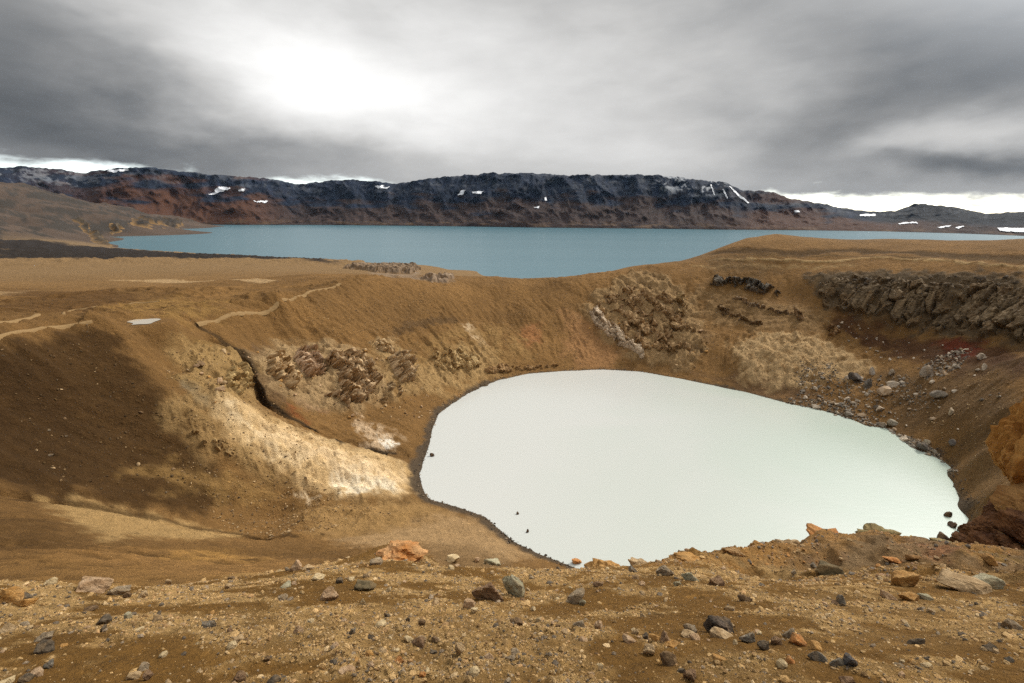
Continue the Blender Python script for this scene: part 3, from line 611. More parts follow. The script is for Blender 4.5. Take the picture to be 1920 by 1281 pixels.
A_ = np.linspace(R(-58), R(58), na); K_ = np.concatenate([np.linspace(-.12, 0, 6)[:-1], np.linspace(0, 1, nk), np.linspace(1, 1.6, 14)[1:]])
rb = np.interp(A_, BP[:, 0], BP[:, 1])[:, None]; rc = np.interp(A_, CP[:, 0], CP[:, 1])[:, None]; zc = np.interp(A_, CP[:, 0], CP[:, 2])[:, None]
zc = zc+(fbm(A_*90, A_*0+.5, 5, 61)*8)[:, None]*np.clip((zc-20)/150, .2, 1)
K = K_[None, :]; AA = A_[:, None]*np.ones_like(K)
RR = rb+(rc-rb)*K
prof = np.interp(K, [-.12, 0, .12, .35, .55, .72, .88, 1, 1.15, 1.6], [-.09, 0, .035, .20, .42, .68, .90, 1, .97, .6])
arc = AA*3900
nA = fbm(arc/420, RR/900, 4, 31); rg = ridged(arc/170+.5*fbm(arc/300, RR/300, 2, 35), RR/700, 4, 32)
env = np.clip(K/.25, 0, 1)*np.clip((1-K)/.12, 0, 1)
ZZ = WZ+prof*(zc-WZ)+env*(zc-WZ)*((.10+.10*sstep(-17, -26, np.degrees(AA)))*nA+.05*rg+.016*ridged(arc/60, RR/140, 3, 37))
low = np.clip(K/.04, 0, 1)*np.clip((.45-K)/.2, 0, 1)
ZZ += low*(ridged(arc/120, RR/260, 4, 39)+.4)*7
ZZ = np.where(K < 1, np.minimum(ZZ, H+(zc-H)*RR/rc-2*(1-K)), ZZ)
RR2 = RR-env*60*ridged(arc/230, ZZ/260, 3, 41)
MX = np.sin(AA)*RR2; MY = np.cos(AA)*RR2
Q = (MX*MX+MY*MY)**.5
# colour: red-brown scoria and talus below, near-black basalt above with blue haze painted in, ochre by the shore, snow in the gullies
rel = np.clip((ZZ-WZ)/np.maximum(zc-WZ, 30), 0, 1.1)
deg = np.degrees(AA)*np.ones_like(K)
wig = fbm(arc/260, ZZ/60, 4, 44)
MC = np.empty(MX.shape+(3,))
cup = np.array((.010, .018, .040)); clo = np.array((.050, .030, .026)); cred = np.array((.125, .050, .024)); coch = np.array((.17, .105, .06))
tal = np.abs(((arc/260+.6*fbm(arc/400, arc*0, 2, 56)) % 1)-.5)*2
upper = sstep(.26, .50, rel+.26*wig-.16*(1-tal))
leftred = sstep(-22, -28, deg)*sstep(-46, -36, deg); rightred = sstep(20, 27, deg)*sstep(42, 33, deg)
upper = upper*(1-.75*leftred*sstep(-.2, .3, fbm(arc/300, ZZ/90, 3, 46)))*(1-.8*rightred*sstep(-.3, .2, fbm(arc/500, ZZ/70, 3, 47)))
MC[:] = clo; MC = MC*(1+.35*fbm(arc/90, ZZ/30, 4, 48))[..., None]
lr = np.clip(leftred+rightred*.7, 0, 1)[..., None]; MC = MC*(1-lr*.7)+cred*lr*.7
MC = MC*(1-upper[..., None])+cup*(1+.5*fbm(arc/40, ZZ/80, 4, 49))[..., None]*upper[..., None]
shoreo = (sstep(.16, .02, rel)*sstep(-.1, .5, fbm(arc/130, ZZ/16, 4, 50)))[..., None]*.7; MC = MC*(1-shoreo)+coch*shoreo
foot = (sstep(.025, .0, rel))[..., None]*.8; MC = MC*(1-foot)+np.array((.02, .02, .025))*foot
farb = sstep(33, 36, deg)[..., None]*sstep(.22, .42, rel)[..., None]; MC = MC*(1-farb)+np.array((.007, .010, .018))*farb
sn = sstep(.50, .62, ridged(arc/46, ZZ/60, 4, 53)*.42+.5*fbm(arc/170, ZZ/50, 3, 54))
sz = np.clip(sstep(21.5, 19, np.abs(deg-18.5)+17)*.4+sstep(-36, -40, deg)*.12*sstep(-47, -44, deg)+.06, 0, 1)*sstep(.55, .8, rel)
sn = (sn*sz)[..., None]; MC = MC*(1-sn)+np.array((.75, .78, .82))*sn
MC = MC*(.68+.32*sn); MC = np.clip(MC, .004, .85)
V = np.stack([MX, MY, ZZ], -1).reshape(-1, 3)
M_mtn, t, b = mat('caldera_wall')
att = t.n.new('ShaderNodeAttribute'); att.attribute_name = 'tint'
pos = t.n.new('ShaderNodeNewGeometry').outputs['Position']
nv = t.noise(t.map(pos, (1, 1, 1.6)), .03, 8, .68); sc_ = t.m('ADD', .45, t.m('MULTIPLY', nv, 1.1)); t.put(b.inputs['Base Color'], t.mix(1., att.outputs['Color'], t.comb(sc_, sc_, sc_), 'MULTIPLY'))
bump(t, b, nv, 22., .5)
mt = link_mesh('mountains', V, gridfaces(*MX.shape), M_mtn, col=MC.reshape(-1, 3)); tag(mt, kind='structure')

# ------------------------------------------------------------------ footpaths along the rim
M_path, t, b = mat('trodden_path', .95, .1)
pos = t.n.new('ShaderNodeNewGeometry').outputs['Position']; pn = t.noise(pos, 1.3, 8, .7)
t.put(b.inputs['Base Color'], t.mix(pn, (.19, .115, .048), (.29, .19, .09))); bump(t, b, pn, .3, .6)
def footpath(L, wd):
    P = hits(L); seg = np.hypot(*np.diff(P, axis=0).T); tt = np.concatenate([[0], np.cumsum(seg)]); n = int(tt[-1]/.8)+2
    a = np.linspace(0, tt[-1], n); x = np.interp(a, tt, P[:, 0]); y = np.interp(a, tt, P[:, 1])
    for _ in range(6): x[1:-1] = (x[:-2]+x[1:-1]*2+x[2:])/4; y[1:-1] = (y[:-2]+y[1:-1]*2+y[2:])/4
    x += .25*perlin(a/9, a*0+.5, 3); y += .25*perlin(a/9, a*0+.5, 4)
    tx = np.gradient(x); ty = np.gradient(y); L_ = np.hypot(tx, ty); nx_, ny_ = -ty/L_, tx/L_
    ww = wd*(1+.4*perlin(a/3, a*0+.5, 5)); k = np.linspace(-.5, .5, 7)
    X = x[:, None]+nx_[:, None]*ww[:, None]*k; Y = y[:, None]+ny_[:, None]*ww[:, None]*k
    Z = gz(X, Y); Z = .5*Z+.5*Z.mean(1, keepdims=True)
    for _ in range(3): Z[1:-1] = (Z[:-2]+2*Z[1:-1]+Z[2:])/4
    Z = Z+.16-.5*(np.abs(k)[None]*2)**4
    o = link_mesh('path', np.stack([X, Y, Z], -1).reshape(-1, 3), gridfaces(n, 7), M_path); tag(o, kind='structure')
footpath([(-60,643),(0,631),(60,620),(120,609),(172,602.5)], 1.1)
footpath([(-60,615),(0,605),(70,593),(130,582),(185,573),(250,567),(300,565)], 1.2)
footpath([(366,606),(419,595),(470,584),(520,574),(570,553),(605,541),(637,531)], 1.5)
# snow melt pool on the flat behind the rim
M_pool, t, b = mat('melt_water', .06, .5); b.inputs['Base Color'].default_value = (.50, .44, .35, 1)
x, y, z = PUD[0], PUD[1], PUD[2]-.6; th = np.linspace(0, 2*math.pi, 40)[:-1]; a_, b_, _ = ray(267, 601)
rx = 2.7*(1+.22*np.sin(3*th+1)+.12*np.sin(5*th)); ry = 4.3*(1+.2*np.cos(2*th)+.1*np.sin(4*th))
V = [(x, y, z+.35)]+[(x+rx[k]*math.cos(q_)*b_+ry[k]*math.sin(q_)*a_, y-rx[k]*math.cos(q_)*a_+ry[k]*math.sin(q_)*b_, z+.35) for k, q_ in enumerate(th)]
o = link_mesh('puddle', V, [(0, 1+(k+1) % 39, 1+k) for k in range(39)], M_pool); tag(o, kind='structure')
# ------------------------------------------------------------------ snow lying in hollows of the caldera wall
M_snow, t, b = mat('old_snow', .7, .2); b.inputs['Base Color'].default_value = (.74, .76, .80, 1)
MTAN = (H-ZZ)/np.hypot(MX, MY)
def snow(label, L, ragged=.35, seed=0, group=None):
    L = np.array(L, float); c = L.mean(0)
    rel_u = []; 
    # the photo outline becomes an outline in azimuth and height on the slope
    A2 = []; 
    for u, v in L: a, b_, t_ = ray(u, v); A2.append((math.atan2(a, b_), t_))
    A2 = np.array(A2); lo = A2.min(0); hi = A2.max(0); w_ = (hi-lo).max()
    ia = np.where((A_ > lo[0]-.004) & (A_ < hi[0]+.004))[0]
    if len(ia) < 2: return
    na2 = max(14, len(ia)*3); aa = np.linspace(lo[0]-.002, hi[0]+.002, na2); tt = np.linspace(lo[1]-.002, hi[1]+.002, max(10, int(na2*(hi[1]-lo[1]+.004)/(hi[0]-lo[0]+.004))))
    PX = np.zeros((len(aa), len(tt), 3)); ok = np.zeros((len(aa), len(tt)), bool)
    for i, a in enumerate(aa):
        f = np.interp(a, A_, np.arange(na)); j = int(min(f, na-2)); f -= j
        tc_ = MTAN[j]*(1-f)+MTAN[j+1]*f; mx_ = MX[j]*(1-f)+MX[j+1]*f; my_ = MY[j]*(1-f)+MY[j+1]*f; mz_ = ZZ[j]*(1-f)+ZZ[j+1]*f
        for k, t_ in enumerate(tt):
            h_ = np.where((tc_[1:] <= t_) & (tc_[:-1] > t_))[0]
            h_ = h_[h_ > 4]
            if len(h_) == 0: continue
            n_ = h_[0]; g = (tc_[n_]-t_)/(tc_[n_]-tc_[n_+1]+1e-12)
            PX[i, k] = (mx_[n_]*(1-g)+mx_[n_+1]*g, my_[n_]*(1-g)+my_[n_+1]*g, mz_[n_]*(1-g)+mz_[n_+1]*g); ok[i, k] = True
    AA2, TT2 = np.meshgrid(aa, tt, indexing='ij'); sc = 1/(w_*.22+.002)
    d = sdf(AA2+ragged/sc*fbm(AA2*sc, TT2*sc*1.5, 4, seed), TT2+ragged/sc*.5*fbm(AA2*sc, TT2*sc*1.5, 4, seed+3), A2)
    keep = (d < 0) & ok
    F = gridfaces(*AA2.shape); F = F[keep.ravel()[F].all(1)]
    if F.size == 0: print('NO SNOW', label); return
    r_ = np.hypot(PX[..., 0], PX[..., 1])[..., None]+1e-6
    V = PX.copy(); V[..., :2] *= 1-5/r_; V[..., 2] += 4
    used, inv = np.unique(F.ravel(), return_inverse=True)
    o = link_mesh('snow_patch', V.reshape(-1, 3)[used], inv.reshape(-1, 4), M_snow); tag(o, label, 'snow patch', group)
snow('longest slanting snow patch, on the left part of the dark caldera wall', [(391,368),(398,362),(410,350),(430,352),(428,358),(412,360),(404,366)], .3, 1)
snow('small snow patch right of the long slanting one', [(446,357),(460,354),(458,360),(448,360)], .3, 4)
snow('pair like small snow patch low on the dark wall at left', [(474,378),(502,376),(500,382),(486,381)], .4, 7)
snow('upright snow patch on the dark wall left of centre', [(858,367),(866,357),(873,357),(868,367)], .25, 10)
snow('flat bright snow patch right of the upright one', [(884,360),(906,359),(903,365),(886,364)], .2, 13)
snow('small snow patch in the middle of the wall, above the lake', [(999,390),(1012,387),(1010,392)], .2, 16)
snow('tiny upright snow patch in the centre of the wall', [(1020,372),(1024,370),(1026,377),(1022,378)], .2, 19)
snow('snow patch near the top of the wall by the low saddle', [(702,350),(716,348),(730,352),(726,356),(710,355)], .6, 22)
snow('long snow gully running down the right shoulder of the wall', [(1366,350),(1371,352),(1392,370),(1406,381),(1403,383),(1385,371)], .12, 25)
snow('left of two snow gullies under the right summit', [(1331,347),(1333,346),(1338,357),(1341,369),(1338,366),(1335,357)], .15, 28)
snow('right of two snow gullies under the right summit', [(1354,356),(1357,356),(1362,365),(1366,376),(1362,372)], .15, 31)
snow('small snow patch alone on the brown right slope', [(1488,396),(1498,395),(1500,399),(1490,400)], .25, 34)
snow('thin double snow strip below the distant right hill', [(1612,403),(1642,402),(1642,406),(1612,406)], .3, 37)
snow('long thin snow strip on the low ground at right', [(1680,418),(1718,417),(1720,421),(1686,421)], .35, 40)
snow('snow strip above the right lake shore', [(1756,427),(1782,423),(1784,426),(1762,430)], .3, 43)
snow('short snow strip right of the shore strip', [(1790,428),(1806,424),(1808,427),(1796,430)], .3, 46)
snow('widest snow field, at the right edge above the lake', [(1870,428),(1890,428),(1940,430),(1940,438),(1890,436),(1874,434)], .12, 49)
snow('snow strip along the crest at the far left', [(196,321),(230,317),(250,319),(225,323),(205,324)], .4, 52)

# ------------------------------------------------------------------ air between here and the far wall
M_air = bpy.data.materials.new('air'); M_air.use_nodes = True; M_air.node_tree.nodes.clear(); t = NT(M_air.node_tree)
pv = t.n.new('ShaderNodeVolumePrincipled'); pv.inputs['Color'].default_value = (.46, .70, 1, 1); pv.inputs['Density'].default_value = 0.5e-5; pv.inputs['Anisotropy'].default_value = .1
om = t.n.new('ShaderNodeOutputMaterial'); t.l.new(pv.outputs[0], om.inputs['Volume'])
x0, x1, y0, y1, z0, z1 = -9500, 9500, -9500, 9500, float(min(GZ.min(), ZZ.min()))-1.5, float(max(ZZ.max(), GZ.max()))+12
V = [(x, y, z) for x in (x0, x1) for y in (y0, y1) for z in (z0, z1)]
hz = link_mesh('haze', V, [(0,1,3,2),(4,6,7,5),(0,4,5,1),(2,3,7,6),(0,2,6,4),(1,5,7,3)], M_air, smooth=False); tag(hz, kind='stuff')
# ------------------------------------------------------------------ rock material and rock builders
M_rock, t, b = mat('weathered_rock', .9, .2)
att = t.n.new('ShaderNodeAttribute'); att.attribute_name = 'tint'
tcd = t.n.new('ShaderNodeTexCoord'); oc = t.n.new('ShaderNodeNewGeometry').outputs['Position']
r1 = t.noise(oc, 2.2, 8, .7); r2 = t.noise(oc, 22., 8, .72)
sc_ = t.m('ADD', .05, t.m('ADD', t.m('MULTIPLY', r1, .9), t.m('MULTIPLY', r2, 1.0)))
t.put(b.inputs['Base Color'], t.mix(1., att.outputs['Color'], t.comb(sc_, t.m('MULTIPLY', sc_, .93), t.m('MULTIPLY', sc_, .82)), 'MULTIPLY'))
bump(t, b, t.m('ADD', t.m('MULTIPLY', r1, .25), t.m('MULTIPLY', r2, .10)), .5, 1.0)

def outcrop(name, label, cat, poly, hgt, cell, c1, c2, sp=.3, edge=1.5, el=1.0, crack=.5, seed=0, tip=.5, wob=.8, explicit=None, group=None, cover=None, base=.25, dirv=None, patch=.5):
    """a rock mass standing out of the slope: jointed blocks whose edges run down into the ground"""
    P = hits(poly) if explicit is None else np.array(explicit)
    lo = P.min(0)-edge; hi = P.max(0)+edge; cx, cy = P.mean(0)
    e = gz(np.array([cx+3, cx-3, cx, cx]), np.array([cy, cy, cy+3, cy-3])); g = np.array([e[0]-e[1], e[2]-e[3]])/6
    dd = -g/(np.linalg.norm(g)+1e-6) if dirv is None else np.array(dirv)/np.linalg.norm(dirv)
    nx = int((hi[0]-lo[0])/sp)+2; ny = int((hi[1]-lo[1])/sp)+2
    X, Y = np.meshgrid(np.linspace(lo[0], hi[0], nx), np.linspace(lo[1], hi[1], ny), indexing='ij')
    Z = gz(X, Y)
    d = sdf(X+wob*fbm(X/(cell*1.2), Y/(cell*1.2), 4, seed+1), Y+wob*fbm(X/(cell*1.2), Y/(cell*1.2), 4, seed+2), P)
    m = sstep(0, -edge, d)
    p = (X-cx)*dd[0]+(Y-cy)*dd[1]; q = -(X-cx)*dd[1]+(Y-cy)*dd[0]
    p = p+.14*cell*fbm(X/cell, Y/cell, 2, seed+3); q = q+.14*cell*fbm(X/cell, Y/cell, 2, seed+4)
    def blk(c, k):
        f1, f2, ci, cj, bx, by = worley(q/c, p/(c*el), seed+k)
        h = rnd(ci, cj, seed+k, 5); tx = rnd(ci, cj, seed+k, 6)-.5; ty = rnd(ci, cj, seed+k, 7)-.5
        return h, 1.9*(tx*bx+ty*by), sstep(.09, .0, f2-f1)
    h1, t1, k1 = blk(cell, 10); h2, t2, k2 = blk(cell*.42, 20); h3, t3, k3 = blk(cell*.17, 30)
    m = m*sstep(patch-.75, patch-.35, .55*fbm(X/(cell*1.6), Y/(cell*1.6), 3, seed+9)+.7*(h1-.5)+.3*(h2-.5)) if patch else m
    off = m*hgt*(base+.6*h1+.5*t1+.28*h2+.25*t2+.10*h3+.1*t3)-m*hgt*crack*(.26*k1+.11*k2+.04*k3)+m*.05*hgt*fbm(X/.5, Y/.5, 3, seed+5)-(1-m)*.6
    gx_ = (gz(X+1.2, Y)-gz(X-1.2, Y))/2.4; gy_ = (gz(X, Y+1.2)-gz(X, Y-1.2))/2.4
    nrm = np.stack([-gx_+tip*dd[0], -gy_+tip*dd[1], np.ones_like(Z)], -1); nrm /= np.linalg.norm(nrm, axis=-1, keepdims=True)
    V = np.stack([X, Y, Z], -1)+nrm*off[..., None]
    F = gridfaces(nx, ny); keep = (m.ravel()[F] > .0).any(1); F = F[keep]
    if F.size == 0: print('EMPTY OUTCROP', label); return None
    used, inv = np.unique(F.ravel(), return_inverse=True)
    a_ = np.clip(.5+.5*fbm(X/(cell*.8), Y/(cell*.8), 3, seed+6)+.5*(h1-.5)+.4*(h2-.5), 0, 1)[..., None]
    col = np.array(c1)*(1-a_)+np.array(c2)*a_
    if cover is not None:                                          # soil lying on the flatter ledges
        s_ = sstep(.0, .35, fbm(X/cell*.7, Y/cell*.7, 3, seed+8)+.3*(h2-.5)+.5*(k1+k2-.5))[..., None]*.85; col = col*(1-s_)+np.array(cover)*s_
    col = col*(1-.45*np.clip(k1+.6*k2, 0, 1))[..., None]
    fringe = (1-sstep(.05, .35, m))[..., None]; col = col*(1-fringe)+np.array((.20, .125, .055))*fringe
    o = link_mesh(name, V.reshape(-1, 3)[used], inv.reshape(-1, 4), M_rock, smooth=False, col=col.reshape(-1, 3)[used])
    return tag(o, label, cat, group)

import bmesh
def ico(sub):
    bm = bmesh.new(); bmesh.ops.create_icosphere(bm, subdivisions=sub, radius=1)
    v = np.array([x.co[:] for x in bm.verts]); f = np.array([[y.index for y in x.verts] for x in bm.faces]); bm.free(); return v, f
ICO = {k: ico(k) for k in (1, 2, 3, 4, 5)}
def rockmesh(name, seed, c1, c2, sub=3, planes=11, lump=.05, rough=.03, smooth=False, dust=.8, fiss=0.):
    """an angular stone: a sphere cut back by random joint planes, then roughened; flat underside"""
    g = np.random.default_rng(seed); v, f = ICO[sub]; v = v.copy()
    n = g.normal(size=(planes, 3)); n /= np.linalg.norm(n, axis=1)[:, None]; dpl = g.uniform(.38, .80, planes)
    dots = v@n.T; rr = np.min(np.where(dots > .08, dpl/np.maximum(dots, .08), 9), axis=1); rr = np.minimum(rr, 1.15)
    o = g.uniform(0, 50, 3)
    rr = rr*(1+lump*2*(perlin(v[:, 0]*1.6+o[0]+v[:, 2]*.9, v[:, 1]*1.6+o[1]-v[:, 2]*1.1, 3))+rough*2*perlin(v[:, 0]*6+o[0]+v[:, 2]*5, v[:, 1]*6+o[1]-v[:, 2]*4, 4)+rough*perlin(v[:, 0]*14+o[2]+v[:, 2]*9, v[:, 1]*14-v[:, 2]*11, 5))
    if fiss: rr = rr*(1-fiss*sstep(.72, 1., 1-np.abs(perlin(v[:, 0]*3.5+o[0], v[:, 1]*3.5+o[1]+.6*v[:, 2], 14)))-.5*fiss*sstep(.75, 1, 1-np.abs(perlin(v[:, 2]*5+o[2], (v[:, 0]+v[:, 1])*2, 15)))+.5*fiss*perlin(v[:, 0]*11+o[1], v[:, 2]*11+v[:, 1]*9, 16))
    v = v*rr[:, None]; v[:, 2] = np.maximum(v[:, 2], -.55)
    ext = (v.max(0)-v.min(0)); v = (v-(v.max(0)+v.min(0))/2)/ext          # unit box
    a = np.clip(.5+.9*perlin(v[:, 0]*3+o[0], v[:, 1]*3+v[:, 2]*3+o[1], 8)+.4*perlin(v[:, 0]*9, v[:, 1]*9+v[:, 2]*9+o[2], 9), 0, 1)[:, None]
    col = np.array(c1)*(1-a)+np.array(c2)*a
    dst = (sstep(-.35, -.5, v[:, 2])*.8+.35*sstep(.15, .5, perlin(v[:, 0]*2.2+o[1], v[:, 1]*2.2+o[2], 12)+v[:, 2]*.5))[:, None]*dust
    col = col*(1-dst)+np.array((.30,.20,.10))*dst
    me = link_mesh(name, v, f, M_rock, smooth=smooth, col=col); return me
def place_rock(o, u, v, wpx, hpx, depth=1.0, rot=0., sink=.22, tilt=(0, 0), rmin=0., r=None):
    x, y, z = hit(u, v, rmin) if r is None else at_r(u, v, r)
    if r is not None: z = float(gz(np.array([x]), np.array([y]))[0])
    dist = (np.array([x, y, z])-np.array([0, 0, H]))@FW; s = dist/FPX
    w_ = wpx*s; h_ = hpx*s*1.05; dep = w_*.85*depth
    a, b_, _ = ray(u, v)
    x += a*dep*.4; y += b_*dep*.4; z = float(gz(np.array([x]), np.array([y]))[0])
    o.scale = (w_, dep, h_/(1-sink*.6)); o.rotation_euler = (tilt[0], tilt[1], -math.atan2(a, b_)+rot)
    o.location = (x, y, z+h_*(.5-sink)/(1-sink*.6)); return o
GREY = ((.205,.165,.12), (.345,.285,.21)); DGREY = ((.07,.057,.043), (.15,.122,.092)); BLUE = ((.13,.122,.108), (.235,.215,.185)); TAN = ((.34,.24,.135), (.46,.35,.22))
PINK = ((.34,.225,.135), (.47,.345,.235)); OCHRE = ((.36,.19,.055), (.46,.28,.11)); ORANGE = ((.42,.17,.05), (.50,.26,.10)); OLIVE = ((.16,.13,.06), (.27,.22,.11)); CREAM = ((.48,.38,.22), (.60,.50,.34))
GREEN = ((.27,.26,.18), (.38,.36,.27)); BROWN = ((.11,.07,.038), (.20,.135,.08)); REDB = ((.155,.095,.055), (.25,.165,.105)); DOLIVE = ((.075,.062,.035), (.15,.12,.07))
